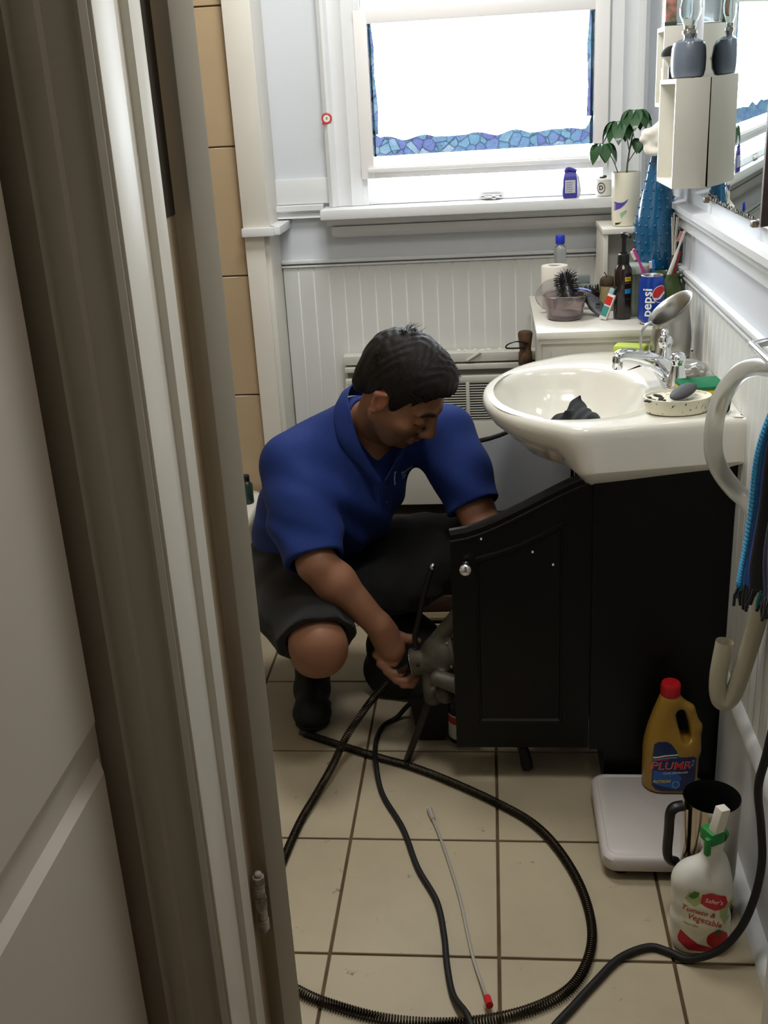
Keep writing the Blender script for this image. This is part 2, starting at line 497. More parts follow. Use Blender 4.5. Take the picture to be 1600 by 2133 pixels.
# back wall: plank wainscot, cap bead, chair rail with flat band above
def planks(parent, u0, u1, step, place, dims):
    me = None; n = int(round((u1 - u0) / step))
    for i in range(n):
        if me is None:
            a = dims; t = MB()
            t.box((0, 0, 0), a, .0022, seg=1); me = t.mesh('plank'); me.materials.append(BEAD)
        o = bpy.data.objects.new('plank', me); COL.objects.link(o); o.parent = parent
        o.location = place(u0 + step * (i + .5))
PS = .047
planks(wall_back, -.63, .498, PS, lambda u: (u, YB - .006, .545), (PS, .012, .97))
t = MB(); t.bx(-.632, XW - .002, YB - .018, YB, 1.030, 1.036, .002); t.bx(-.632, XW - .002, YB - .02, YB, 1.041, 1.052, .003)
struct('trim_4', t, WHITE)
t = MB()
t.prism([(YB, 1.172), (YB - .022, 1.176), (YB - .016, 1.190), (YB - .03, 1.198), (YB - .03, 1.212), (YB, 1.215)], -.632, -.49, 'X')
t.bx(-.632, -.462, YB - .012, YB, 1.215, 1.288, .003)
struct('trim_5', t, WHITE)
# window: casing, stool, apron, frame, sashes
def casing(x0, x1, flip=False):
    prof = [(0, 0), (0, .022), (.012, .03), (.02, .03), (.028, .02), (.04, .017), (.058, .02), (.068, .026), (.078, .022), (.1, .022), (.1, 0)]
    w_ = x1 - x0
    pl = [((x1 - p[0] / .1 * w_) if flip else (x0 + p[0] / .1 * w_), YB - p[1] * 1.6) for p in prof]
    return MB().prism(pl, 1.206, 2.10, 'Z')
struct('trim_6', casing(-.470, -.368), WHITE)
struct('trim_7', casing(.342, .444, True), WHITE)
struct('trim_8', MB().bx(-.49, .464, YB - .045, YB, 2.10, 2.20, .004), WHITE)
t = MB(); t.bx(-.488, .48, 3.160, YB + .03, 1.176, 1.205, .006)
struct('trim_9', t, WHITE)
t = MB()
t.prism([(YB, 1.176), (YB - .06, 1.176), (YB - .06, 1.160), (YB - .05, 1.152), (YB, 1.152)], -.478, .47, 'X')
t.prism([(YB, 1.150), (YB - .052, 1.150), (YB - .052, 1.132), (YB - .04, 1.120), (YB - .028, 1.116), (YB, 1.112)], -.466, .46, 'X')
struct('trim_10', t, WHITE)
win = struct('window_1', MB().bx(WX0, WX0 + .02, 3.25, 3.40, 1.206, WZ1).bx(WX1 - .02, WX1, 3.25, 3.40, 1.206, WZ1)
             .bx(WX0, WX1, 3.25, 3.40, WZ1 - .02, WZ1).bx(WX0, WX1, 3.28, 3.44, 1.195, 1.218).bx(WX0, WX1, 3.255, 3.285, 1.206, 1.228, .003), WHITE)
vin = mat('window_vinyl', (226, 224, 222), .35)
sash = MB()
SX0, SX1, SZ0, SZ1 = -.368, .336, 1.280, 1.727
sash.bx(SX0, SX0 + .038, 3.235, 3.275, SZ0, SZ1, .003); sash.bx(SX1 - .040, SX1, 3.235, 3.275, SZ0, SZ1, .003)
sash.bx(SX0, SX1, 3.236, 3.274, SZ0, SZ0 + .034, .003); sash.bx(SX0, SX1, 3.236, 3.274, SZ1 - .036, SZ1, .003)
sash.bx(SX0 + .02, SX1 - .02, 3.222, 3.24, SZ0 + .018, SZ0 + .030, .004)
sash_o = struct('lower_sash', sash, vin, win)
def glass_thin():
    m = bpy.data.materials.new('window_glass'); m.use_nodes = True; nt = m.node_tree; nt.nodes.clear()
    o = nt.nodes.new('ShaderNodeOutputMaterial'); t_ = nt.nodes.new('ShaderNodeBsdfTransparent'); g = nt.nodes.new('ShaderNodeBsdfGlossy')
    g.inputs['Roughness'].default_value = .02; t_.inputs[0].default_value = (.94, .96, .97, 1)
    mx = nt.nodes.new('ShaderNodeMixShader'); f = nt.nodes.new('ShaderNodeFresnel'); f.inputs[0].default_value = 1.3
    nt.links.new(f.outputs[0], mx.inputs[0]); nt.links.new(t_.outputs[0], mx.inputs[1]); nt.links.new(g.outputs[0], mx.inputs[2]); nt.links.new(mx.outputs[0], o.inputs[0])
    return m
def film_mat():
    # printed stained-glass style film: light passes through its blue, violet and green cells
    m = bpy.data.materials.new('blue_window_film'); m.use_nodes = True; nt = m.node_tree; nt.nodes.clear()
    o = nt.nodes.new('ShaderNodeOutputMaterial'); t_ = nt.nodes.new('ShaderNodeBsdfTransparent')
    tc = nt.nodes.new('ShaderNodeTexCoord'); v = nt.nodes.new('ShaderNodeTexVoronoi'); v.inputs['Scale'].default_value = 34
    v2 = nt.nodes.new('ShaderNodeTexVoronoi'); v2.feature = 'DISTANCE_TO_EDGE'; v2.inputs['Scale'].default_value = 34
    nz = nt.nodes.new('ShaderNodeTexNoise'); nz.inputs['Scale'].default_value = 16
    nt.links.new(tc.outputs['Object'], v.inputs['Vector']); nt.links.new(tc.outputs['Object'], v2.inputs['Vector']); nt.links.new(tc.outputs['Object'], nz.inputs['Vector'])
    r = nt.nodes.new('ShaderNodeValToRGB'); e = r.color_ramp.elements
    e[0].position = .25; e[0].color = (.115, .12, .175, 1); e[1].position = .75; e[1].color = (.165, .18, .195, 1)
    q = e.new(.45); q.color = (.12, .145, .18, 1); q = e.new(.6); q.color = (.12, .16, .18, 1)
    add = nt.nodes.new('ShaderNodeMix'); add.data_type = 'FLOAT'; add.inputs[0].default_value = .5
    sep = nt.nodes.new('ShaderNodeSeparateColor'); nt.links.new(v.outputs['Color'], sep.inputs[0])
    nt.links.new(nz.outputs['Fac'], add.inputs[2]); nt.links.new(sep.outputs[0], add.inputs[3]); nt.links.new(add.outputs[0], r.inputs['Fac'])
    mr = nt.nodes.new('ShaderNodeMapRange'); mr.inputs[1].default_value = 0.0; mr.inputs[2].default_value = .06; mr.inputs[3].default_value = .55; mr.inputs[4].default_value = 1
    nt.links.new(v2.outputs['Distance'], mr.inputs[0])
    mu = nt.nodes.new('ShaderNodeMix'); mu.data_type = 'RGBA'; mu.blend_type = 'MULTIPLY'; mu.inputs[0].default_value = 1
    nt.links.new(r.outputs['Color'], mu.inputs[6]); nt.links.new(mr.outputs[0], mu.inputs[7])
    nt.links.new(mu.outputs[2], t_.inputs[0]); nt.links.new(t_.outputs[0], o.inputs[0])
    return m
GLZ = glass_thin(); FILM = film_mat()
struct('pane', MB().bx(SX0 + .036, SX1 - .038, 3.253, 3.257, SZ0 + .03, SZ1 - .032), GLZ, sash_o)
def film_piece(poly):
    return MB().prism(poly, 3.2505, 3.2515, 'Y')
lx, rx = SX0 + .038, SX1 - .040
scal = [(lx, 1.345)]
edge = []
n = 60
for i in range(n + 1):
    u = i / n; x = lx + (rx - lx) * u
    edge.append((x, 1.385 + .006 * abs(math.sin(u * PI * 7)) + .004 * math.sin(u * 31) + (.035 * max(0, 1 - u / .035) ** 2) + (.05 * max(0, 1 - (1 - u) / .045) ** 2)))
struct('film_border', film_piece([(lx, 1.340), (rx, 1.346)] + edge[::-1]), FILM, sash_o)
struct('film_border', film_piece([(lx, 1.40), (lx + .016, 1.40), (lx + .019, 1.48), (lx + .013, 1.56), (lx + .016, 1.63), (lx + .010, SZ1 - .036), (lx, SZ1 - .036)]), FILM, sash_o)
struct('film_border', film_piece([(rx, 1.42), (rx - .019, 1.42), (rx - .016, 1.50), (rx - .020, 1.60), (rx - .014, SZ1 - .036), (rx, SZ1 - .036)]), FILM, sash_o)
up = MB(); uz0, uz1 = 1.722, 1.96
up.bx(WX0 + .02, WX0 + .058, 3.285, 3.32, uz0, uz1, .003); up.bx(WX1 - .06, WX1 - .02, 3.285, 3.32, uz0, uz1, .003)
up.bx(WX0 + .021, WX1 - .021, 3.286, 3.319, uz0 + .001, uz0 + .03, .003); up.bx(WX0 + .021, WX1 - .021, 3.286, 3.319, uz1 - .03, uz1 - .001, .003)
up_o = struct('upper_sash', up, vin, win)
struct('pane', MB().bx(WX0 + .05, WX1 - .05, 3.30, 3.304, uz0 + .026, uz1 - .026), GLZ, up_o)
scr = MB(); scr.bx(WX0 + .022, WX0 + .040, 3.335, 3.35, 1.218, 1.72, .002); scr.bx(WX1 - .050, WX1 - .022, 3.335, 3.35, 1.218, 1.72, .002); scr.bx(WX0 + .0405, WX1 - .0505, 3.336, 3.349, 1.2185, 1.232, .002)
struct('screen_frame', scr, vin, win)
lt = MB(); lt.box((.008, 3.246, 1.214), (.058, .018, .012), .004); lt.box((.008, 3.234, 1.213), (.046, .012, .006), .003); lt.box((.014, 3.232, 1.212), (.012, .012, .010), .002)
struct('sash_catch', lt, STEEL, win)

# right wall: plank wainscot, bead, chair rail, baseboard
planks(wall_right, 1.20, 3.27, .045, lambda u: (XW - .005, u, .68), (.010, .045, .72))
t = MB(); t.bx(XW - .015, XW, 1.2, YB - .02, 1.030, 1.037, .002); t.bx(XW - .017, XW, 1.2, YB - .02, 1.043, 1.054, .003)
struct('trim_11', t, WHITE)
t = MB()
t.prism([(XW, 1.145), (XW - .014, 1.150), (XW - .012, 1.168), (XW - .026, 1.182), (XW - .026, 1.192), (XW - .034, 1.196), (XW - .034, 1.210), (XW, 1.214)], 1.2, 3.155, 'Y')
struct('trim_12', t, WHITE)
t = MB()
t.prism([(XW, 0), (XW - .018, 0), (XW - .018, .285), (XW - .024, .29), (XW - .024, .305), (XW - .012, .325), (XW, .33)], 1.2, 2.07, 'Y')
struct('baseboard_right', t, WHITE)
t = MB(); t.prism([(XW - .018, 0), (XW - .044, 0), (XW - .040, .014), (XW - .030, .024), (XW - .018, .028)], 1.2, 2.07, 'Y')
struct('trim_13', t, WHITE)

# ================================================================== DOORWAY
JX = -.358
t = MB()
t.bx(JX - .03, JX, 1.05, 1.116, 0, 2.06, .0015); t.bx(JX - .03, JX - .010, 1.116, 1.162, 0, 2.06); t.bx(JX - .03, JX, 1.162, 1.203, 0, 2.06, .0015)
struct('trim_14', t, TRIM)
t = MB()     # hall-side casing with stepped profile
t.prism([(JX - .004, 1.062), (JX - .004, 1.046), (JX - .010, 1.040), (JX - .016, 1.046), (JX - .030, 1.044), (JX - .046, 1.042), (JX - .050, 1.037), (JX - .066, 1.037), (JX - .074, 1.042), (JX - .082, 1.04), (JX - .082, 1.062)], 0, 2.12, 'Z')
struct('trim_15', t, DOORP)
t = MB(); t.bx(.368, .40, 1.05, 1.203, 0, 2.06, .0015); t.bx(.372, .46, 1.04, 1.062, 0, 2.12, .003); t.bx(-.39, .40, 1.05, 1.203, 2.06, 2.09); t.bx(-.44, .46, 1.04, 1.062, 2.06, 2.14, .003)
struct('trim_16', t, TRIM)
GLB = mat('glossy_beige_paint', (186, 170, 146), .16, spec=.6, coat=.3, noise=(3, .1))
t = MB(); t.bx(JX - .045, JX - .008, 1.203, 1.262, 0, 2.06)
struct('trim_17', t, GLB)
DKB = mat('dark_brown_strip', (58, 52, 44), .5)
struct('trim_18', MB().bx(JX - .03, JX - .0065, 1.204, 1.262, 1.385, 2.04, .001), DKB)
# bathroom door standing open past ninety degrees, hinged at the left jamb
ang = math.atan2(.82, -.57)
hx, hy = -.3445, 1.244
ux = Vector((math.cos(ang), math.sin(ang), 0)); un = Vector((ux.y, -ux.x, 0))
rotd = Matrix.Rotation(ang, 3, 'Z')
def dbox(mb, a0, a1, n0, n1, z0, z1, bev=.002):
    c = Vector((hx, hy, 0)) + ux * ((a0 + a1) / 2) + un * ((n0 + n1) / 2) + Vector((0, 0, (z0 + z1) / 2))
    return mb.box(c, (a1 - a0, n1 - n0, z1 - z0), bev, rotd)
door1 = struct('door_1', dbox(MB(), 0, .70, .004, .034, .03, 2.03), DOORP)
for (z0, z1) in ((.20, .85), (1.0, 1.9)):
    for (a0, a1) in ((.10, .32), (.38, .60)):
        struct('panel', dbox(MB(), a0, a1, .030, .038, z0, z1, .003), DOORP, door1)
struct('door_knob', MB().cyl(Vector((hx, hy, .98)) + ux * .64 + un * .034, Vector((hx, hy, .98)) + ux * .64 + un * .065, .012).ell(Vector((hx, hy, .98)) + ux * .64 + un * .08, (.026, .026, .026)), STEEL, door1)
hg = MB()
hc = Vector((-.352, 1.236, 0))
for k, (z0, z1) in enumerate(((.355, .372), (.374, .392), (.394, .412), (.414, .432), (.434, .45))):
    hg.cyl(hc + Vector((0, 0, z0)), hc + Vector((0, 0, z1)), .0075 if k % 2 else .0085, n=14)
hg.ell(hc + Vector((0, 0, .453)), (.006, .006, .006)); hg.ell(hc + Vector((0, 0, .352)), (.006, .006, .006))
hinge_paint = mat('chipped_white_paint', (196, 192, 182), .5, noise=(60, .9, (60, 54, 46)), bump=(80, .6))
struct('hinge', hg, hinge_paint, door1)
# panelled closet door on the left hallway wall
d2 = struct('door_2', MB().bx(-.50, -.472, .10, 1.045, .01, 2.04, .002), mat('closet_door_paint', (196, 190, 178), .36, bump=(30, .05)))
CDP = _M['closet_door_paint']
def raised(y0, y1, z0, z1):
    r0 = [(-.472, y0, z0), (-.472, y1, z0), (-.472, y1, z1), (-.472, y0, z1)]
    r1 = [(-.462, y0 + .012, z0 + .012), (-.462, y1 - .012, z0 + .012), (-.462, y1 - .012, z1 - .012), (-.462, y0 + .012, z1 - .012)]
    r2 = [(-.462, y0 + .02, z0 + .02), (-.462, y1 - .02, z0 + .02), (-.462, y1 - .02, z1 - .02), (-.462, y0 + .02, z1 - .02)]
    return MB().loft([r0, r1, r2], True, False, True)
struct('panel', raised(.12, 1.036, .835, 1.98), CDP, d2, angle=15)
struct('panel', raised(.12, 1.036, .06, .790), CDP, d2, angle=15)
struct('latch_plate', MB().bx(-.4615, -.452, .985, 1.0, 1.520, 1.545, .003).cyl((-.455, .992, 1.532), (-.436, .992, 1.532), .006), RUBBER, d2)

# ================================================================== FIXTURES
# wall heater with grille, below the window
ht = thing('wall_heater', 'white built-in wall heater with slotted grille and broken top flange under the window', 'heater', (-.18, 3.24, .28))
HTP = mat('heater_enamel', (206, 205, 196), .4, noise=(4, .08), bump=(40, .05))
t = MB()
gx0, gx1, gz0, gz1 = -.44, .010, .548, .672
HX0, HX1, HYF = -.452, .30, 3.20
t.bx(HX0, HX1, HYF, 3.262, .275, gz0, .004); t.bx(HX0, HX1, HYF, 3.262, gz1, .692, .004)
t.bx(gx1, HX1, HYF, 3.262, gz0 - .005, gz1 + .005); t.bx(HX0, gx0, HYF, 3.262, gz0 - .005, gz1 + .005)
part(ht, 'body', t, HTP)
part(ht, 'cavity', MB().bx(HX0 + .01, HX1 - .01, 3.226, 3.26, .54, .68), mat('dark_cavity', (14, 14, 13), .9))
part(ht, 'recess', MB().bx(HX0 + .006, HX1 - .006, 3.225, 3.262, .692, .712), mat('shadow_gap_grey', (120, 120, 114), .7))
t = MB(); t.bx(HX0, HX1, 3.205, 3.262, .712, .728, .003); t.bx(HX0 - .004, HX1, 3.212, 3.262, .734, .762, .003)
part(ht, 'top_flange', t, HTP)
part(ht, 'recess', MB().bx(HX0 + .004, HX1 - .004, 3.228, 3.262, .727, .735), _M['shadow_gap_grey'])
t = MB()
for q in range(14):
    t.box((-.10 + q * .024 + random.uniform(-.006, .006), 3.235, .764), (random.uniform(.006, .016), .02, random.uniform(.003, .007)), 0, Matrix.Rotation(random.uniform(-.6, .6), 3, 'Y'))
t.box((-.055, 3.208, .752), (.05, .006, .006), .001, Matrix.Rotation(-.55, 3, 'Y'))
part(ht, 'torn_edge', t, PAPER, kind='stuff')
t = MB()
zz = gz0 + .003
while zz < gz1:
    t.box(((gx0 + gx1) / 2, HYF + .006, zz), (gx1 - gx0, .007, .0030)); zz += .0080
part(ht, 'louvers', t, HTP, kind='stuff')
for gx in (-.305, -.075):
    part(ht, 'grille_divider', MB().bx(gx - .0055, gx + .0055, HYF - .001, HYF + .02, gz0 - .002, gz1 + .002, .001), HTP)
part(ht, 'toe_space', MB().bx(HX0 + .01, HX1 - .01, 3.235, 3.262, .03, .275), mat('dark_void_shade', (30, 20, 14), .7))  # dark panel stands in for the shaded void below the heater

# rusty pipe stub with a wire beside the cabinet
ps = thing('pipe_stub', 'rusty pipe stub wrapped in tape with dark wire loop beside white cabinet', 'pipe', (.106, 3.16, .70))
RUST = mat('rust', (104, 78, 54), .85, noise=(30, .6, (58, 40, 28)), bump=(70, .8))
t = MB(); t.lathe([(.017, .69), (.018, .73), (.021, .735), (.020, .77), (.017, .775), (.019, .80), (.022, .825), (.019, .832), (.012, .834)], (.100, 3.165, 0), 14)
part(ps, 'pipe', t, RUST)
part(ps, 'wire', MB().tube(spline([(.108, 3.145, .80), (.075, 3.14, .808), (.048, 3.14, .80), (.043, 3.14, .79), (.06, 3.14, .788), (.10, 3.145, .787)]), .0024, 6), BLACKP)

# white cabinet with counter top
cb = thing('side_cabinet', 'white painted bathroom cabinet with flat top between sink and window wall', 'cabinet', (.305, 2.95, 0))
t = MB(); t.bx(.128, .488, 2.685, 3.14, 0, .906, .003)
part(cb, 'body', t, CREAM)
part(cb, 'top', MB().bx(.112, .489, 2.668, 3.19, .914, .932, .004), CREAM)
part(cb, 'moulding', MB().bx(.120, .489, 2.677, 3.14, .900, .916, .003), CREAM)
dr = part(cb, 'door', MB().bx(.150, .484, 2.677, 2.688, .12, .880, .002), CREAM)
part(dr, 'knob', MB().ell((.175, 2.668, .55), (.012, .012, .012)), CHROME)
# little open cubby in the corner, on the cabinet
cu = thing('corner_cubby', 'small white open box shelf standing on the cabinet in the corner under the plant', 'shelf', (.40, 3.08, .932))
for xa, xb in ((.305, .318), (.478, .489)):
    part(cu, 'side_panel', MB().bx(xa, xb, 2.99, 3.19, .932, 1.124, .002), CREAM)
part(cu, 'shelf_board', MB().bx(.302, .489, 2.985, 3.192, 1.124, 1.139, .003), CREAM)
part(cu, 'back_panel', MB().bx(.318, .478, 3.06, 3.07, .932, 1.124), CREAM)

# ------------------------------------------------------------------ vanity
vn = thing('vanity_cabinet', 'black wooden corner vanity with curved open doors under the white sink', 'vanity', (.35, 2.33, 0))
VY0, VY1 = 2.09, 2.60
part(vn, 'side_panel', MB().prism([(.205, .10), (.205, .800), (.488, .800), (.488, 0), (.238, 0), (.238, .10)], VY0, VY0 + .018), BLACKW)
part(vn, 'side_panel', MB().prism([(.205, .10), (.205, .780), (.488, .780), (.488, 0), (.238, 0), (.238, .10)], VY1 - .018, VY1), BLACKW)
part(vn, 'bottom_panel', MB().bx(.215, .488, VY0 + .018, VY1 - .018, .10, .118), BLACKW)
part(vn, 'back_panel', MB().bx(.480, .488, VY0 + .018, VY1 - .018, .118, .70), BLACKW)
part(vn, 'toe_board', MB().bx(.238, .25, VY0 + .018, VY1 - .018, 0, .10), BLACKW)
def door_poly(sign=1):
    top = [(-.096, .634), (-.062, .640), (-.031, .650), (.0, .663), (.03, .678), (.06, .693), (.09, .709), (.12, .725), (.149, .740), (.175, .752), (.202, .762)]
    return top
def vdoor(name, M4, inner_col, knob):
    """door modelled in its own frame: x from free edge (-.298) to hinge (0), z up, outer face towards -y"""
    top = [(x - .202, z) for x, z in door_poly()]
    poly = [(-.298, .098)] + top + [(0, .098)]
    t = MB(); t.prism(poly, 0, .016, 'Y')
    t.bm.transform(M4); d = part(vn, name, t, BLACKW, angle=30)
    # rolled moulding along the curved top
    t = MB(); t.tube([(x, .004, z - .002) for x, z in top], .008, 8); t.bm.transform(M4)
    part(d, 'moulding', t, mat('black_edge_gloss', (24, 25, 28), .22, spec=.6))
    t = MB(); t.tube([(x, -.001, z - .022) for x, z in top], .003, 6); t.bm.transform(M4)
    part(d, 'moulding', t, BLACKW)
    ip = [(-.245, .16), (-.245, .575), (-.20, .588), (-.15, .606), (-.10, .632), (-.06, .655), (-.06, .16)]
    def off(p, k):
        cx, cz = -.15, .38
        return [(cx + (x - cx) * k, cz + (z - cz) * k) for x, z in p]
    t = MB(); r = [[(x, y, z) for x, z in off(ip, k)] for k, y in ((1, 0), (.985, -.005), (.95, -.005), (.93, -.001), (.80, -.004))]
    t.loft(r, True, False, True); t.bm.transform(M4); part(d, 'panel', t, BLACKW, angle=25)
    part(d, 'inner_face', _tf(MB().prism([(x * .985 - .002, z - .004) for x, z in poly], .0155, .0175, 'Y'), M4), inner_col)
    if knob:
        t = MB(); t.cyl((-.266, 0, .555), (-.266, -.014, .555), .007, .006); t.ell((-.266, -.022, .555), (.0145, .011, .0145)); t.lathe([(.010, 0), (.009, .003)], (-.266, 0, .555), 16, Matrix.Rotation(PI / 2, 3, 'X')); t.bm.transform(M4)
        part(d, 'knob', t, CHROME)
    for k, (sx, sz) in enumerate(((-.288, .615), (-.262, .55))):
        t = MB(); t.ell((sx, .0185, sz), (.004, .002, .004), u=8, v=6)
        t.bm.transform(M4); part(d, 'screw', t, BLACKP if k or knob else CHROME)
    for cx_, cz_ in ((-.232, .617), (-.124, .588), (-.081, .558)):
        if not knob: continue
        t = MB(); t.box((cx_, -.0065 if cx_ > -.2 else -.0005, cz_), (.004, .001, .005))
        t.bm.transform(M4); part(d, 'paint_chip', t, PAPER)
    return d
def _tf(mb, M4): mb.bm.transform(M4); return mb
GREYL = mat('grey_laminate', (188, 192, 197), .34, spec=.5, noise=(3, .08))
vdoor('door', Matrix.Translation((.203, 2.098, 0)), BLACKW, True)
Mfar = Matrix.Translation((.203, 2.598, 0)) @ Matrix.Rotation(math.radians(-27), 4, 'Z') @ Matrix.Diagonal((1, -1, 1, 1))
vdoor('door', Mfar, GREYL, False)

# ------------------------------------------------------------------ sink: one lofted ceramic body
sk = thing('sink', 'white ceramic wall-side basin with rounded belly front on black vanity', 'sink', (.30, 2.33, .70))
def smooth_closed(pts, n=96):
    P = [Vector(p) for p in pts]; m = len(P); out = []
    for i in range(m):
        a, b, c, d = P[i - 1], P[i], P[(i + 1) % m], P[(i + 2) % m]
        for k in range(6):
            t = k / 6; out.append(.5 * ((2 * b) + (c - a) * t + (2 * a - 5 * b + 4 * c - d) * t * t + (3 * b - a - 3 * c + d) * t ** 3))
    L = [0]
    for i in range(len(out)): L.append(L[-1] + (out[(i + 1) % len(out)] - out[i]).length)
    res = []; j = 0
    for k in range(n):
        s_ = L[-1] * k / n
        while L[j + 1] < s_: j += 1
        f_ = (s_ - L[j]) / max(L[j + 1] - L[j], 1e-9)
        res.append(out[j].lerp(out[(j + 1) % len(out)], f_))
    return res
O2 = [(.492, 2.055), (.488, 2.051), (.44, 2.043), (.36, 2.028), (.27, 2.010), (.20, 1.998), (.172, 1.996), (.152, 2.006), (.125, 2.030), (.08, 2.066), (.03, 2.122), (-.004, 2.19), (-.020, 2.27), (-.018, 2.35), (.004, 2.43),
      (.045, 2.51), (.09, 2.565), (.135, 2.600), (.165, 2.622), (.195, 2.640), (.25, 2.652), (.33, 2.660), (.42, 2.660), (.488, 2.658), (.492, 2.654), (.493, 2.5), (.493, 2.35), (.493, 2.2)]
N = 144
O = smooth_closed([(x, y, 0) for x, y in O2], N)
BC = Vector((.165, 2.285, 0))
def ang_of(p): return math.atan2(p.y - BC.y, p.x - BC.x)
def basin(k, sx=.163, sy=.205):
    r = []
    for p in O:
        a = ang_of(p); e = 2.3
        ca, sa = math.cos(a), math.sin(a)
        rr = (abs(ca / sx) ** e + abs(sa / sy) ** e) ** (-1 / e)
        r.append(BC + Vector((ca * rr * k, sa * rr * k, 0)))
    return r
def ring(pts, z): return [(p.x, p.y, z(p) if callable(z) else z) for p in pts]
def inset(d, c=Vector((.25, 2.33, 0))):
    r = []
    for i, p in enumerate(O):
        tn = (O[(i + 1) % N] - O[i - 1]).normalized(); nn = Vector((-tn.y, tn.x, 0))
        if (c - p).dot(nn) < 0: nn = -nn
        r.append(p + nn * d)
    return r
def belly(p):      # 0 at the straight rear part, 1 at the rounded front
    return max(0.0, min(1.0, (.19 - p.x) / .10))
def shrink(k):
    # lower body: front tucks in towards the bowl, rear stays straight
    r = []
    for p in O:
        b = belly(p); b = b * b * (3 - 2 * b)
        q = p.lerp(BC + Vector((.06, .03, 0)), k * b)
        r.append(q)
    return r
rings = []
rings.append(ring(basin(.10), .752)); rings.append(ring(basin(.35), .757)); rings.append(ring(basin(.62), .776)); rings.append(ring(basin(.82), .806)); rings.append(ring(basin(.93), .842)); rings.append(ring(basin(.985), .868)); rings.append(ring(basin(1.02), .879)); rings.append(ring(basin(1.07), .884))
mid = [a.lerp(b, .5) for a, b in zip(basin(1.07), inset(.03))]
rings.append(ring(mid, .884)); rings.append(ring(inset(.024), .885)); rings.append(ring(inset(.010), .8845)); rings.append(ring(inset(.003), .880)); rings.append(ring(O, .871))
rings.append(ring(O, .858)); rings.append(ring(shrink(.06), .836)); rings.append(ring(shrink(.17), .812)); rings.append(ring(shrink(.27), .796))
low = shrink(.36)
def lowz(p): b = belly(p); return .797 - .055 * b
q = []
for p, o in zip(shrink(.36), O): q.append((p.x, p.y, .795 - .03 * belly(o)))
rings.append(q)
q = []
for p, o in zip(shrink(.62), O): q.append((p.x + (.02 if belly(o) < .5 else 0) * 0, p.y, .793 - .062 * belly(o)))
rings.append(q)
for k, z in ((.55, .71), (.2, .69)):
    rings.append([(BC.x + .06 + (p.x - BC.x - .06) * k, BC.y + .03 + (p.y - BC.y - .03) * k, z) for p in [Vector(v) for v in q]])
t = MB(); t.loft(rings, True, True, True)
part(sk, 'basin', t, CERAM, angle=60)
part(sk, 'drain', MB().lathe([(.026, .7535), (.026, .757), (.020, .758), (.012, .7555)], (.165, 2.285, 0), 20), CHROME)
part(sk, 'overflow_hole', MB().lathe([(.007, 0), (.007, .003)], (.302, 2.20, .842), 12, Matrix.Rotation(-1.1, 3, 'Y')), BLACKP)
# worn caulk line between sink and wall
t = MB(); t.tube([(.494, 2.06, .886), (.494, 2.2, .888), (.493, 2.33, .886), (.494, 2.5, .888), (.494, 2.65, .887)], .004, 6)
part(sk, 'caulk', t, mat('yellowed_caulk', (200, 186, 166), .7, noise=(60, .4, (120, 96, 78))))

# ------------------------------------------------------------------ faucet
fc = thing('faucet', 'chrome two-handle sink faucet with curved spout on back of the white basin', 'faucet', (.385, 2.34, .885))
part(fc, 'base', MB().box((.388, 2.34, .8905), (.044, .20, .011), .005), CHROME)
sp = spline([(.384, 2.325, .893), (.382, 2.32, .912), (.366, 2.31, .928), (.335, 2.295, .945), (.30, 2.285, .957), (.276, 2.278, .960), (.266, 2.275, .956)], 6)
rr = [.021 - .0075 * (i / (len(sp) - 1)) for i in range(len(sp))]
part(fc, 'spout', MB().tube(sp, rr, 16), CHROME)
part(fc, 'aerator', MB().lathe([(.010, 0), (.0115, .003), (.0115, .018), (.0105, .026)], (.267, 2.276, .932), 18), CHROME)
for hy_, lv in ((2.258, (-.004, -.030, .004)), (2.425, (.002, .028, .012))):
    h = part(fc, 'handle', MB().lathe([(.0235, .896), (.0235, .899), (.021, .902), (.016, .928), (.0135, .94), (.0135, .946), (.016, .95), (.0165, .957), (.013, .966), (.006, .969)], (.390, hy_, 0), 22), CHROME)
    b = Vector((.390, hy_, .957))
    part(h, 'lever', MB().tube([b, b + Vector(lv) * .6, b + Vector(lv)], [.008, .0065, .007], 12).ell(b + Vector(lv), (.009, .009, .009)), CHROME)

# mirror on the right wall
mr = thing('wall_mirror', 'large frameless wall mirror with worn lower edge beside white shelf boxes', 'mirror', (.497, 2.36, 1.245))
part(mr, 'glass', MB().bx(.492, .4985, 2.055, 2.72, 1.245, 1.98, .001), MIRROR)
part(mr, 'glass', MB().bx(.491, .4985, 1.62, 2.049, 1.245, 1.98, .001), MIRROR)
part(mr, 'worn_edge', MB().bx(.489, .4985, 2.046, 2.058, 1.244, 1.98), mat('brown_worn_edge', (86, 66, 58), .6, noise=(40, .5)))
for y_ in (2.09, 2.56):
    part(mr, 'clip', MB().box((.488, y_, 1.245), (.012, .02, .012), .002), mat('tarnished_clip', (120, 106, 88), .4, metal=.6))
t = MB()
for k in range(30): t.ell((.4905, 2.07 + k * .0178 + random.uniform(-.004, .004), 1.249 + random.uniform(0, .004)), (.0008, random.uniform(.003, .008), random.uniform(.002, .005)), u=8, v=5)
part(mr, 'silvering_loss', t, mat('silvering_spots', (92, 80, 66), .6), kind='stuff')

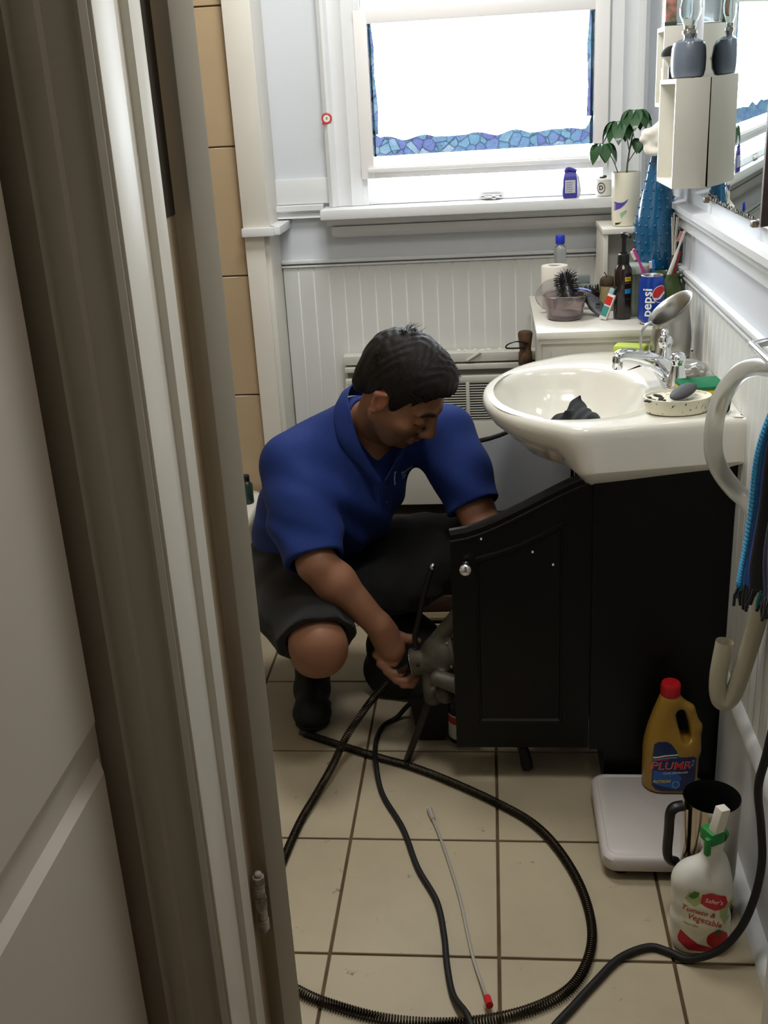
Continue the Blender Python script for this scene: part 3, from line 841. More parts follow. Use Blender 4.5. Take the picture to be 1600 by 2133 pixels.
def wall_box(name, label, x0, y0, y1, z0, z1, th=.010):
    b = thing(name, label, 'shelf', (x0 + .04, (y0 + y1) / 2, z0))
    x1 = .4918
    part(b, 'side_panel', MB().bx(x0, x1, y0, y0 + th, z0, z1, .0003), CREAM)
    part(b, 'side_panel', MB().bx(x0, x1, y1 - th, y1, z0, z1, .001), CREAM)
    part(b, 'top_board', MB().bx(x0, x1, y0 + th, y1 - th, z1 - th, z1, .001), CREAM)
    part(b, 'bottom_board', MB().bx(x0, x1, y0 + th, y1 - th, z0, z0 + th, .001), CREAM)
    part(b, 'back_board', MB().bx(x1 - .004, x1, y0 + th, y1 - th, z0 + th, z1 - th), CREAM)
    return b
wall_box('wall_shelf_box', 'lower white open shelf box on right wall touching the mirror', .417, 2.60, 2.84, 1.268, 1.503)
wall_box('wall_shelf_box', 'upper white open shelf box on right wall nearer the window', .424, 2.845, 2.965, 1.44, 1.622)

# ================================================================== THINGS ON SILL, SHELVES, CABINET
CT = .932   # cabinet top
def leafy(root, base, tip, width, droop, m, n=7):
    base, tip = Vector(base), Vector(tip); d = tip - base; L = d.length
    side = d.cross(Vector((0, 0, 1))).normalized(); up_ = side.cross(d).normalized()
    rings = []
    for i in range(n + 1):
        u = i / n; wv = width * (math.sin(PI * u ** 1.35) ** .75 if 0 < u < 1 else 0) * .5 + .0006
        c = base + d * u + Vector((0, 0, -droop * u * u)) + up_ * .006 * math.sin(PI * u)
        rings.append([c - side * wv + up_ * .22 * wv, c - up_ * .0003, c + side * wv + up_ * .22 * wv, c + up_ * .0005])
    part(root, 'leaf', MB().loft(rings, True, True, True), m, angle=60)
# plant pot with schefflera
pot = thing('potted_plant', 'small schefflera plant in cream painted cylinder pot on the corner cubby', 'plant', (.368, 3.05, 1.139))
t = MB(); t.lathe([(.030, 1.139), (.034, 1.141), (.0365, 1.16), (.0385, 1.275), (.0378, 1.279), (.0355, 1.279), (.034, 1.262), (.0005, 1.262)], (.368, 3.05, 0), 32)
pot_o = part(pot, 'pot', t, mat('cream_pot_glaze', (226, 221, 200), .25, coat=.3))
part(pot, 'soil', MB().lathe([(.034, 1.256), (.034, 1.264), (.001, 1.268)], (.368, 3.05, 0), 20), mat('soil', (48, 36, 26), .95, bump=(200, .9)))
bv = bvh_of(pot_o)
def pot_decal(name, poly, m):
    part(pot_o, name, project(poly2d(poly, .004), (.365, 2.9, 1.2), (1, .1, 0), (0, 0, 1), bv, .0006), m)
pot_decal('painted_flower', [(-.036, .022), (-.030, .014), (-.022, .012), (-.014, .004), (-.004, .002), (.006, .004), (.016, .012), (.014, .006), (.006, -.004), (-.002, -.012), (-.014, -.018), (-.026, -.020), (-.033, -.012), (-.035, .004)], mat('violet_paint', (86, 74, 160), .4))
pot_decal('painted_leaf', [(-.034, -.022), (-.028, -.018), (-.022, -.026), (-.026, -.036), (-.033, -.034)], mat('pale_green_paint', (150, 182, 146), .5))
pot_decal('painted_leaf', [(-.004, -.026), (.012, -.016), (.014, -.022), (.0, -.038)], _M['pale_green_paint'])
pot_decal('painted_stroke', [(-.035, -.040), (-.030, -.047), (-.018, -.051), (-.004, -.050), (.002, -.047), (-.004, -.054), (-.016, -.058), (-.028, -.055), (-.034, -.048)], BLACKP)
STEM = mat('plant_stem', (84, 92, 52), .6)
LEAF = mat('schefflera_leaf', (44, 84, 46), .35, noise=(30, .35), coat=.2)
stem = spline([(.368, 3.05, 1.262), (.370, 3.048, 1.30), (.376, 3.046, 1.345), (.382, 3.044, 1.378)], 5)
part(pot, 'stem', MB().tube(stem, [.0028 - .001 * i / len(stem) for i in range(len(stem))], 8), STEM)
hubs = [((.374, 3.047, 1.33), (.345, 3.04, 1.405), 9, .062), ((.380, 3.045, 1.37), (.385, 3.035, 1.432), 9, .066), ((.35, 3.05, 1.265), (.302, 3.03, 1.352), 7, .058), ((.372, 3.047, 1.305), (.405, 3.04, 1.36), 5, .045)]
for a, h, nl, ll in hubs:
    part(pot, 'twig', MB().tube(spline([a, (Vector(a) + Vector(h)) / 2 + Vector((.004, 0, .004)), h], 5), .0014, 6), STEM)
    for k in range(nl):
        an = 2 * PI * k / nl + .4; L_ = ll * random.uniform(.8, 1.1)
        b0 = Vector(h) + Vector((math.cos(an), math.sin(an), 0)) * .007
        e0 = Vector(h) + Vector((math.cos(an) * L_ * .72, math.sin(an) * L_ * .72, -.010 + .012 * random.random()))
        leafy(pot, b0, e0, .036, L_ * .78, LEAF)
leafy(pot, (.300, 3.03, 1.352), (.255, 3.015, 1.346), .006, .006, LEAF)
leafy(pot, (.385, 3.035, 1.43), (.432, 3.0, 1.385), .010, .01, LEAF)

# blue hobnail vase with white cloth
bvz = thing('hobnail_vase', 'tall deep blue hobnail glass vase tapering to its top, beside the plant pot', 'vase', (.433, 2.925, CT))
BLUEG = mat('blue_vase_glass', (16, 84, 124), .12, coat=.5, spec=.6)
def bvr(z):
    u = (z - CT) / .40
    return .034 + .022 * math.sin(min(1, u / .55) * PI * .5) if u < .55 else .056 - .040 * ((u - .55) / .45) ** 1.1
prof = [(bvr(CT + .40 * k / 24), CT + .40 * k / 24) for k in range(25)]
bv_o = part(bvz, 'body', MB().lathe(prof, (.433, 2.925, 0), 36), BLUEG)
t = MB()
for iz in range(17):
    z = CT + .03 + iz * .0215; r = bvr(z); nn = max(6, int(2 * PI * r / .021))
    for k in range(nn):
        a = 2 * PI * (k + .5 * (iz % 2)) / nn
        t.ell((.433 + r * math.cos(a), 2.925 + r * math.sin(a), z), (.0035, .0035, .0035), u=8, v=5)
part(bvz, 'hobnails', t, BLUEG, kind='stuff')
s_ = SDF((.36, 2.85, 1.31), (.485, 2.99, 1.43), .0035)
s_.ell((.429, 2.92, 1.362), (.036, .034, .036), k=.0).ell((.404, 2.90, 1.380), (.020, .02, .014), k=.010).ell((.392, 2.895, 1.366), (.016, .012, .010), k=.008).ell((.404, 2.895, 1.345), (.012, .012, .018), k=.010).ell((.44, 2.915, 1.395), (.02, .02, .016), k=.012).ell((.420, 2.89, 1.335), (.02, .014, .010), k=.008)
s_.disp(lambda x, y, z: .0022 * np.sin(95 * x + 60 * z + 3 * np.sin(70 * y)) * np.sin(120 * z - 80 * y))
single('crumpled_tissue', 'crumpled white cloth bundle stuffed on top of the tall blue vase', 'cloth', s_.mesh('crumpled_tissue'), PAPER)

# sill things
bg = thing('dispenser_pouch', 'small blue and clear plastic pouch with a pale label on the window sill', 'pouch', (.228, 3.185, 1.205))
PUR = mat('purple_blue_plastic', (62, 58, 150), .35)
t = MB(); t.loft([[(.228 + sx * w_, 3.185 + sy * d_, z) for sx, sy in ((-1, -1), (1, -1), (1, 1), (-1, 1))] for w_, d_, z in ((.018, .012, 1.206), (.020, .014, 1.212), (.019, .013, 1.258), (.016, .010, 1.272), (.013, .005, 1.279))], True, True, True)
part(bg, 'body', t, PUR, angle=25)
t = MB(); t.loft([[(.233 + math.cos(a) * w_, 3.197 + math.sin(a) * d_, z) for a in [2 * PI * k / 12 for k in range(12)]] for w_, d_, z in ((.024, .011, 1.206), (.027, .013, 1.225), (.022, .011, 1.26), (.012, .006, 1.275))], True, True, True)
part(bg, 'clear_bag', t, mat('milky_plastic', (210, 210, 214), .3, trans=.5))
part(bg, 'label', MB().bx(.2135, .2425, 3.1695, 3.1712, 1.220, 1.255), mat('pale_label', (190, 192, 200), .5))
for k in range(5): part(bg, 'lettering', MB().bx(.217, .217 + random.uniform(.012, .022), 3.1688, 3.1696, 1.248 - k * .006, 1.2492 - k * .006), mat('grey_print', (120, 120, 150), .6))
t = MB(); t.tube(spline([(.216, 3.183, 1.276), (.222, 3.18, 1.284), (.232, 3.18, 1.282), (.246, 3.178, 1.278)], 4), [.006, .007, .006, .006, .006, .006, .006, .006, .006, .005, .005, .005, .004], 8)
part(bg, 'twisted_top', t, PUR)
mg = thing('white_mug', 'small white mug with a black ring mark at the right end of the sill', 'mug', (.334, 3.195, 1.205))
t = MB(); t.lathe([(.020, 1.206), (.024, 1.210), (.025, 1.25), (.0235, 1.25), (.022, 1.215), (.001, 1.212)], (.325, 3.20, 0), 26)
mg_o = part(mg, 'body', t, CERAM)
bv = bvh_of(mg_o)
def ring_poly(bmf, r0, r1, sx=1.0, n=24):
    bm = bmesh.new(); vs = []
    for k in range(n):
        a = 2 * PI * k / n
        vs.append((bm.verts.new((sx * r0 * math.cos(a), r0 * math.sin(a), 0)), bm.verts.new((sx * r1 * math.cos(a), r1 * math.sin(a), 0))))
    for k in range(n):
        a, b = vs[k], vs[(k + 1) % n]; bm.faces.new((a[0], a[1], b[1], b[0]))
    return bm
part(mg_o, 'ring_mark', project(ring_poly(None, .0125, .0148, .8), (.270, 3.0, 1.229), (1, -.25, 0), (0, 0, 1), bv), BLACKP)
part(mg_o, 'ring_letter', project(text2d('D', .017, .03), (.270, 3.0, 1.229), (1, -.25, 0), (0, 0, 1), bv), BLACKP)
part(mg, 'stem_bits', MB().ell((.318, 3.195, 1.256), (.008, .005, .003)).ell((.326, 3.198, 1.258), (.006, .005, .004)), mat('dried_bits', (60, 66, 50), .9), kind='stuff')
tgc = thing('red_hook', 'small red ring shaped sticker tag on left window casing', 'tag', (-.459, 3.236, 1.436))
t = MB(); 
rp = [Vector((-.4585 + .0125 * math.cos(2 * PI * k / 28), 3.2325, 1.452 + .0125 * math.sin(2 * PI * k / 28))) for k in range(29)]
t.tube(rp, .0032, 8, False)
part(tgc, 'ring', t, mat('red_plastic', (196, 58, 62), .4))
part(tgc, 'disc', MB().cyl((-.4585, 3.237, 1.452), (-.4585, 3.231, 1.452), .010), mat('pale_disc', (224, 224, 214), .5))
part(tgc, 'tail', MB().box((-.468, 3.2325, 1.4395), (.008, .004, .009), .001, Matrix.Rotation(.6, 3, 'Y')), _M['red_plastic'])
part(tgc, 'mark', MB().box((-.4585, 3.2305, 1.4525), (.004, .001, .006)), mat('grey_green_mark', (120, 130, 120), .6))

# on the wall shelf boxes
ol = thing('oil_lamp', 'squat grey oil lamp with clear glass chimney on lower wall shelf beside mirror', 'lamp', (.459, 2.67, 1.503))
LAMPG = mat('grey_lamp_glass', (104, 114, 128), .28, coat=.3)
part(ol, 'reservoir', MB().lathe([(.030, 1.504), (.035, 1.507), (.0382, 1.520), (.0388, 1.542), (.0375, 1.566), (.034, 1.578), (.022, 1.584), (.012, 1.586)], (.4528, 2.668, 0), 32), LAMPG)
part(ol, 'burner', MB().lathe([(.012, 1.583), (.013, 1.592), (.017, 1.596), (.0165, 1.602), (.012, 1.606), (.012, 1.612)], (.4528, 2.668, 0), 20), STEEL)
part(ol, 'chimney', MB().lathe([(.013, 1.603), (.014, 1.612), (.024, 1.635), (.025, 1.65), (.018, 1.69), (.016, 1.75), (.0148, 1.75), (.0168, 1.69), (.0238, 1.65), (.0228, 1.635), (.0126, 1.612)], (.4528, 2.668, 0), 26, cap=False), GLASS)
part(ol, 'wick_knob', MB().cyl((.4528, 2.655, 1.60), (.4528, 2.640, 1.60), .004), STEEL)
mb_ = thing('makeup_brush', 'stubby black handled makeup brush standing on lower wall shelf box', 'brush', (.439, 2.775, 1.503))
part(mb_, 'handle', MB().lathe([(.011, 1.504), (.012, 1.506), (.012, 1.528), (.010, 1.531)], (.437, 2.775, 0), 20), BLACKP)
part(mb_, 'bristles', MB().lathe([(.010, 1.530), (.016, 1.541), (.023, 1.549), (.027, 1.553)], (.435, 2.775, 0), 24), mat('pale_bristles', (206, 200, 186), .9, bump=(300, .8)))
part(mb_, 'bristle_tips', MB().lathe([(.027, 1.553), (.027, 1.560), (.022, 1.569), (.012, 1.575), (.002, 1.577)], (.435, 2.775, 0), 24), mat('black_bristles', (24, 23, 23), .9, bump=(300, .9)))
fb = thing('floral_tin', 'small dark green tin with pink flower print on upper wall shelf box', 'tin', (.437, 2.895, 1.622))
part(fb, 'body', MB().bx(.428, .455, 2.87, 2.93, 1.6225, 1.72, .003), mat('floral_print', (64, 92, 60), .4, noise=(45, .3, (206, 128, 122))))
part(fb, 'band', MB().bx(.427, .456, 2.869, 2.931, 1.6225, 1.632, .001), mat('dark_green_band', (38, 60, 46), .4))
gj = thing('glass_tumbler', 'clear glass tumbler on upper wall shelf box behind the oil lamp', 'glass', (.476, 2.905, 1.622))
part(gj, 'bowl', MB().lathe([(.012, 1.6235), (.016, 1.626), (.0185, 1.65), (.019, 1.70), (.018, 1.70), (.0172, 1.65), (.0145, 1.63), (.001, 1.629)], (.476, 2.905, 0), 24), GLASS)
tb = thing('white_tube', 'slim white tube leaning inside the upper wall shelf box', 'tube', (.436, 2.905, 1.45))
part(tb, 'body', MB().cyl((.437, 2.90, 1.4655), (.431, 2.89, 1.53), .006, .0055), PAPER)
part(tb, 'cap', MB().cyl((.4385, 2.903, 1.4505), (.437, 2.90, 1.4655), .007), mat('grey_cap', (90, 88, 86), .5))

# on the cabinet
bo = thing('clear_bottle', 'slim clear bottle with a bright blue screw cap behind the paper roll', 'bottle', (.194, 3.06, CT))
part(bo, 'body', MB().lathe([(.015, CT + .001), (.017, CT + .004), (.017, 1.075), (.014, 1.088), (.0095, 1.093), (.0095, 1.098)], (.194, 3.06, 0), 24), mat('pale_liquid_bottle', (222, 230, 232), .06, trans=.85))
part(bo, 'cap', MB().lathe([(.0125, 1.096), (.013, 1.098), (.013, 1.117), (.0115, 1.119)], (.194, 3.06, 0), 24), mat('blue_cap', (28, 48, 176), .4))
ro = thing('paper_roll', 'white toilet paper roll standing on end at back of the cabinet', 'roll', (.175, 2.985, CT))
t = MB(); t.lathe([(.036, CT + .0005), (.0365, CT + .002), (.0365, 1.047), (.035, 1.049), (.017, 1.049), (.016, 1.045), (.016, CT + .01)], (.175, 2.985, 0), 30)
part(ro, 'paper', t, PAPER)
part(ro, 'core', MB().lathe([(.0163, CT + .004), (.0163, 1.046), (.015, 1.046), (.015, CT + .004)], (.175, 2.985, 0), 24, cap=False), mat('cardboard', (150, 126, 96), .9))
PKG = mat('pinkish_clear_plastic', (236, 222, 224), .08, trans=.9)
tubp = thing('clear_food_tub', 'round clear plastic tub holding a round hairbrush on cabinet top', 'tub', (.196, 2.84, CT))
part(tubp, 'bowl', MB().lathe([(.042, CT + .001), (.045, CT + .003), (.0475, CT + .012), (.053, CT + .05), (.056, CT + .062), (.060, CT + .064), (.060, CT + .066), (.0545, CT + .064), (.046, CT + .014), (.043, CT + .006), (.001, CT + .005)], (.193, 2.838, 0), 36), PKG)
part(tubp, 'contents', MB().lathe([(.042, CT + .006), (.044, CT + .014), (.03, CT + .018), (.001, CT + .016)], (.193, 2.838, 0), 28), mat('grey_brown_contents', (120, 104, 102), .6))
lidp = thing('clear_tub_lid', 'clear plastic lid tilted against the tub and paper roll', 'lid', (.178, 2.905, CT))
part(lidp, 'disc', MB().lathe([(.052, -.003), (.054, 0), (.052, .003), (.046, .002), (.001, .002)], (.172, 2.912, CT + .048), 32, Matrix.Rotation(-1.1, 3, 'X') @ Matrix.Rotation(.1, 3, 'Y')), mat('thin_clear_plastic', (232, 230, 232), .1, trans=.85))

def round_brush(name, label, c, ax, L, r, hlen, hr, handle_m):
    b = thing(name, label, 'hairbrush', c)
    c = Vector(c); ax = Vector(ax).normalized()
    e = c + ax * L
    part(b, 'barrel', MB().cyl(c, e, r * .5, r * .5, 18).ell(e, (r * .5, r * .5, r * .5)), BLACKP)
    t = MB(); sd = ax.orthogonal().normalized(); bi = ax.cross(sd)
    for i in range(11):
        p = c + ax * (L * (i + .5) / 11)
        for k in range(20):
            a = 2 * PI * (k + .5 * (i % 2)) / 20; d_ = sd * math.cos(a) + bi * math.sin(a)
            d_ = (d_ + ax * random.uniform(-.12, .12)).normalized()
            t.cyl(p + d_ * r * .45, p + d_ * r * random.uniform(.92, 1.08), .0009, .0007, 4)
    part(b, 'bristles', t, BLACKP, kind='stuff')
    h1 = c - ax * hlen
    part(b, 'handle', MB().tube([c, c - ax * .012, c - ax * hlen * .4, c - ax * hlen * .8, h1], [r * .45, hr * .7, hr * .9, hr, hr * .7], 14).ell(h1, (hr * .72, hr * .72, hr * .72)), handle_m)
    return b
round_brush('round_hairbrush', 'black round hairbrush resting in the clear tub with handle end forward', (.200, 2.832, CT + .075), (-.05, .85, .40), .055, .032, .035, .0135, BLACKP)
round_brush('round_hairbrush', 'black round hairbrush lying behind the tub, half hidden by the black clip', (.232, 2.95, CT + .040), (.98, .20, .03), .075, .0235, .03, .010, BLACKP)
hd = thing('hair_clip', 'dark grey plastic clip or clipper with blue edge lying beside the tub', 'clip', (.275, 2.845, CT))
GREYP = mat('dark_grey_plastic', (52, 54, 60), .35)
t = MB(); t.loft([[(x + w_ * math.cos(a), y + .35 * w_ * math.sin(a) + 0, z + h_ * math.sin(a)) for a in [2 * PI * k / 14 for k in range(14)]] for x, y, z, w_, h_ in ((.250, 2.875, CT + .058, .004, .004), (.256, 2.87, CT + .052, .012, .010), (.265, 2.862, CT + .040, .017, .013), (.276, 2.852, CT + .026, .020, .015), (.286, 2.842, CT + .014, .017, .011), (.292, 2.836, CT + .008, .009, .006))], True, True, True)
part(hd, 'body', t, GREYP)
part(hd, 'switch', MB().box((.279, 2.838, CT + .034), (.012, .004, .006), .001), BLACKP)
cb2 = thing('plastic_comb', 'pale blue and lilac plastic hair tool laid across the tub rim', 'comb', (.236, 2.86, CT + .066))
part(cb2, 'blade', MB().loft([[(x, 2.852 + dy, z + dz) for dy, dz in ((-w_, 0), (0, .003), (w_, 0), (0, -.003))] for x, z, w_ in ((.214, CT + .074, .006), (.236, CT + .074, .008), (.252, CT + .070, .007), (.262, CT + .066, .002))], True, True, True), mat('lilac_blue_plastic', (138, 156, 220), .25))
tpst = thing('toothpaste_box', 'small white, red and teal folded carton leaning against brown pump bottle', 'box', (.303, 2.805, CT))
t = MB(); rr_ = Matrix.Rotation(.35, 3, 'Y') @ Matrix.Rotation(-.5, 3, 'Z')
t.box((.300, 2.80, CT + .034), (.020, .012, .066), .001, rr_)
tp_o = part(tpst, 'carton', t, mat('white_card', (224, 222, 216), .5))
for nm, dz, hh, colr in (('red_panel', .016, .022, (200, 36, 34)), ('teal_panel', -.012, .026, (64, 140, 132))):
    part(tp_o, nm, MB().box(Vector((.300, 2.80, CT + .034)) + rr_ @ Vector((-.001, -.0063, dz)), (.017, .0006, hh), 0, rr_), mat(nm, colr, .5))
part(tpst, 'flap', MB().box(Vector((.300, 2.80, CT + .034)) + rr_ @ Vector((-.004, -.001, .040)), (.012, .010, .015), .001, rr_), mat('pale_blue_card', (150, 178, 188), .5))

pb = thing('pump_bottle', 'dark brown pump bottle with yellow and blue label patches beside the soda can', 'bottle', (.338, 2.81, CT))
BRN = mat('dark_brown_bottle', (34, 22, 18), .18, coat=.3)
PBC = (.338, 2.812, 0)
pb_o = part(pb, 'body', MB().lathe([(.020, CT + .001), (.0225, CT + .004), (.0225, 1.054), (.0205, 1.062), (.016, 1.068), (.0145, 1.072)], PBC, 32), BRN)
part(pb, 'collar', MB().lathe([(.0145, 1.070), (.0150, 1.072), (.0150, 1.092), (.0135, 1.096), (.009, 1.098), (.009, 1.103)], PBC, 26), BLACKP)
part(pb, 'pump', MB().lathe([(.0055, 1.10), (.0055, 1.136), (.0085, 1.137), (.0085, 1.148), (.006, 1.150)], PBC, 18).tube([(.338, 2.812, 1.144), (.347, 2.795, 1.145), (.350, 2.786, 1.141)], [.005, .0045, .004], 10), BLACKP)
bv = bvh_of(pb_o)
O_ = (.334, 2.6, 1.0)
def lab(name, x0, x1, z0, z1, m): part(pb_o, name, project(poly2d([(x0, z0), (x1, z0), (x1, z1), (x0, z1)], .003), O_, (1, -.1, 0), (0, 0, 1), bv, .0004), m)
lab('yellow_label', -.012, .008, .030, .041, mat('yellow_label', (232, 196, 32), .5))
lab('blue_label', -.012, .006, -.001, .011, mat('blue_label', (40, 140, 206), .5))
part(pb_o, 'label_lettering', project(text2d('SPA ES', .0058, .02), (.332, 2.6, 1.0355), (1, -.1, 0), (0, 0, 1), bv, .0007), mat('dark_print', (40, 34, 24), .6))
part(pb_o, 'small_lettering', project(text2d('ARGAN OIL', .0038, .01), (.332, 2.6, 1.0255), (1, -.1, 0), (0, 0, 1), bv, .0007), mat('dull_gold_print', (150, 124, 60), .5))
part(pb_o, 'small_lettering', project(text2d('shampoo', .0045, .0), (.332, 2.6, .985), (1, -.1, 0), (0, 0, 1), bv, .0007), mat('dull_brown_print', (92, 78, 70), .5))

# soda can
CC = (.400, 2.735); CR = .0315
cn = thing('soda_can', 'blue aluminium soda can with vertical white lettering beside dark pump bottle', 'can', (CC[0], CC[1], CT))
part(cn, 'body', MB().lathe([(.024, CT + .006), (CR, CT + .013), (CR, CT + .105), (.027, CT + .121)], (CC[0], CC[1], 0), 40, cap=False), mat('blue_can_print', (18, 62, 162), .25, metal=.35, coat=.3))
ALU = mat('aluminium', (206, 208, 210), .25, metal=1)
part(cn, 'lid', MB().lathe([(.027, CT + .120), (.0275, CT + .1215), (.026, CT + .1225), (.0245, CT + .118), (.001, CT + .118)], (CC[0], CC[1], 0), 36), ALU)
part(cn, 'bottom_rim', MB().lathe([(.022, CT + .0005), (.024, CT + .002), (.024, CT + .0065), (.001, CT + .0065)], (CC[0], CC[1], 0), 36), ALU)
part(cn, 'pull_tab', MB().lathe([(.009, 0), (.0095, .001), (.0085, .002)], (CC[0] + .004, CC[1] - .006, CT + .1185), 20, sy=.65), ALU)
WPR = mat('white_print', (236, 236, 236), .4)
va = -2.02  # bearing of the lettering on the can
tx = text2d('pepsi', .034, .018)
for v in tx.verts: v.co = Vector((-v.co.y, v.co.x, 0))
part(cn, 'lettering', wrap_cyl(tx, (CC[0], CC[1], CT + .058), CR, va), WPR)
def circ(r, a0, a1, n=20): return [(r * math.cos(a0 + (a1 - a0) * k / n), r * math.sin(a0 + (a1 - a0) * k / n)) for k in range(n + 1)]
gb = -.98
disc = poly2d(circ(.0215, 0, 2 * PI, 36)[:-1], .004); part(cn, 'emblem_disc', wrap_cyl(disc, (CC[0], CC[1], CT + .078), CR, gb, .0004), WPR)
redp = circ(.020, .15, 3.55, 24) + [(-.006, -.009), (.004, .0), (.013, .006)]
part(cn, 'emblem_top', wrap_cyl(poly2d(redp, .003), (CC[0], CC[1], CT + .078), CR, gb, .0008), mat('red_print', (196, 40, 48), .4))
blup = circ(.020, 3.95, 6.1, 20) + [(.012, -.002), (.0, -.012)]
part(cn, 'emblem_bottom', wrap_cyl(poly2d(blup, .003), (CC[0], CC[1], CT + .078), CR, gb, .0008), mat('blue_emblem', (20, 60, 160), .4))

# green glass jar with toothbrushes, lidded jar, diffuser, small jars
jr = thing('green_glass_jar', 'bulbous green glass jar holding toothbrushes in the corner by the wall', 'jar', (.443, 2.80, CT))
GREENG = mat('green_glass', (112, 140, 84), .08, trans=.65, ior=1.4)
part(jr, 'body', MB().lathe([(.028, CT + .001), (.036, CT + .004), (.044, CT + .03), (.0455, CT + .055), (.042, CT + .083), (.036, CT + .098), (.034, CT + .106), (.039, CT + .116), (.037, CT + .116), (.032, CT + .106), (.033, CT + .096), (.040, CT + .08), (.0435, CT + .055), (.042, CT + .03), (.033, CT + .008), (.001, CT + .006)], (.443, 2.80, 0), 36), GREENG)
part(jr, 'contents', MB().lathe([(.030, CT + .008), (.041, CT + .03), (.042, CT + .052), (.001, CT + .056)], (.443, 2.80, 0), 24), mat('dark_green_fill', (58, 74, 36), .7, noise=(40, .5)))
def toothbrush(label, a, b, m, bristle_m):
    t_ = thing('toothbrush', label, 'toothbrush', a, group=None)
    a, b = Vector(a), Vector(b); d = b - a; sd = d.cross(Vector((0, 1, 0))).normalized()
    part(t_, 'handle', MB().tube([a, a.lerp(b, .35), a.lerp(b, .6), a.lerp(b, .8), a.lerp(b, .86), b], [.0035, .0055, .0045, .0025, .004, .0035], 10), m)
    t = MB()
    for k in range(6):
        p = a.lerp(b, .85 + .025 * k); t.cyl(p, p + sd * .010, .0022, .002, 6)
    part(t_, 'bristles', t, bristle_m, kind='stuff')
PINK = mat('pink_plastic', (206, 60, 150), .35)
toothbrush('pink toothbrush leaning left in the green glass jar', (.432, 2.80, CT + .03), (.356, 2.765, CT + .182), PINK, PAPER)
toothbrush('white toothbrush with red grip leaning right in the green glass jar', (.431, 2.795, CT + .05), (.480, 2.77, CT + .22), PAPER, mat('pale_pink_bristles', (222, 150, 146), .7))
toothbrush('blue ended toothbrush standing upright in the green glass jar', (.424, 2.80, CT + .03), (.408, 2.785, CT + .150), mat('sky_blue_plastic', (40, 120, 196), .3), PAPER)
toothbrush('thin dark red toothbrush leaning right behind the white one', (.448, 2.80, CT + .04), (.474, 2.79, CT + .168), mat('dark_red_plastic', (130, 40, 44), .4), mat('pale_red_bristles', (206, 110, 120), .7))
lj = thing('lidded_candle_jar', 'squat clear candle jar with pale grey lid behind the soda can', 'jar', (.372, 2.867, CT))
part(lj, 'body', MB().lathe([(.034, CT + .001), (.037, CT + .004), (.037, CT + .108), (.034, CT + .110)], (.372, 2.867, 0), 30), mat('grey_green_glass', (150, 162, 150), .1, trans=.6))
part(lj, 'lid', MB().lathe([(.040, CT + .108), (.042, CT + .110), (.042, CT + .126), (.040, CT + .129), (.030, CT + .130)], (.372, 2.867, 0), 32), mat('grey_green_lid', (170, 176, 168), .35))
df = thing('reed_diffuser', 'dark square bottle of pale reed sticks between blue vase and wall', 'diffuser', (.471, 2.862, CT))
part(df, 'bottle', MB().lathe([(.016, CT + .001), (.017, CT + .004), (.016, CT + .11), (.011, CT + .14), (.010, CT + .15)], (.471, 2.862, 0), 4, Matrix.Rotation(PI / 4, 3, 'Z')), mat('dark_grey_glass', (62, 74, 82), .1, coat=.4))
for k in range(4):
    part(df, 'reed', MB().cyl((.471, 2.862, CT + .10), (.462 + k * .006, 2.857 + .006 * (k % 2), CT + .245 + .01 * (k % 2)), .0018, n=6), PAPER)
pf = thing('perfume_bottle', 'small faceted clear perfume bottle at the back beside the cubby', 'bottle', (.262, 3.06, CT))
part(pf, 'body', MB().box((.262, 3.08, CT + .026), (.040, .024, .050), .006), mat('pale_perfume_glass', (190, 202, 200), .05, trans=.75))
part(pf, 'cap', MB().box((.262, 3.08, CT + .062), (.034, .02, .020), .003), mat('grey_clear_cap', (150, 164, 166), .15, trans=.4))
part(pf, 'label', MB().bx(.25, .275, 3.066, 3.0675, CT + .015, CT + .035), mat('peach_label', (206, 176, 150), .6))
sj = thing('spice_jar', 'small amber jar with dark dried stuff on top behind brown pump bottle', 'jar', (.318, 2.935, CT))
part(sj, 'body', MB().lathe([(.020, CT + .001), (.022, CT + .004), (.022, CT + .06), (.020, CT + .066)], (.313, 2.935, 0), 24), mat('amber_cream_jar', (184, 166, 120), .2, trans=.3))
part(sj, 'top', MB().lathe([(.021, CT + .066), (.022, CT + .068), (.021, CT + .082), (.016, CT + .088), (.001, CT + .092)], (.313, 2.935, 0), 20), mat('dark_dried_top', (70, 56, 40), .9, bump=(200, .9)))
part(sj, 'twig', MB().cyl((.313, 2.93, CT + .085), (.302, 2.925, CT + .103), .0012, n=6), BLACKP)
hp = thing('hairpin', 'thin dark pin stuck upright among the hairbrush bristles', 'pin', (.290, 2.93, CT))
part(hp, 'shaft', MB().cyl((.284, 2.925, CT + .0005), (.296, 2.915, CT + .085), .0011, n=6), mat('brass_pin', (84, 70, 46), .4, metal=.7))

# ------------------------------------------------------------------ on the sink
pc = thing('steel_pitcher', 'brushed steel pitcher with slanted open mouth at back of the sink', 'pitcher', (.422, 2.565, .885))
n = 36; rings = []
def pring(z0, r, tilt=0.0, cx=.424, cy=2.565, squash=1.0):
    return [(cx + r * math.cos(2 * PI * k / n), cy + r * squash * math.sin(2 * PI * k / n), z0 + tilt * math.cos(2 * PI * k / n) + .40 * tilt * math.sin(2 * PI * k / n)) for k in range(n)]
prs = [pring(.886, .040), pring(.892, .046), pring(.93, .0475), pring(.955, .045, .006), pring(.978, .041, .016), pring(.992, .041, .022, .421), pring(1.000, .046, .030, .420), pring(1.003, .049, .033, .419)]
inn = [pring(1.002, .047, .032, .419), pring(.998, .043, .028, .420), pring(.985, .039, .02, .421), pring(.95, .043, .004), pring(.90, .044), pring(.892, .030)]
PST = mat('pitcher_steel', (176, 174, 168), .34, metal=1)
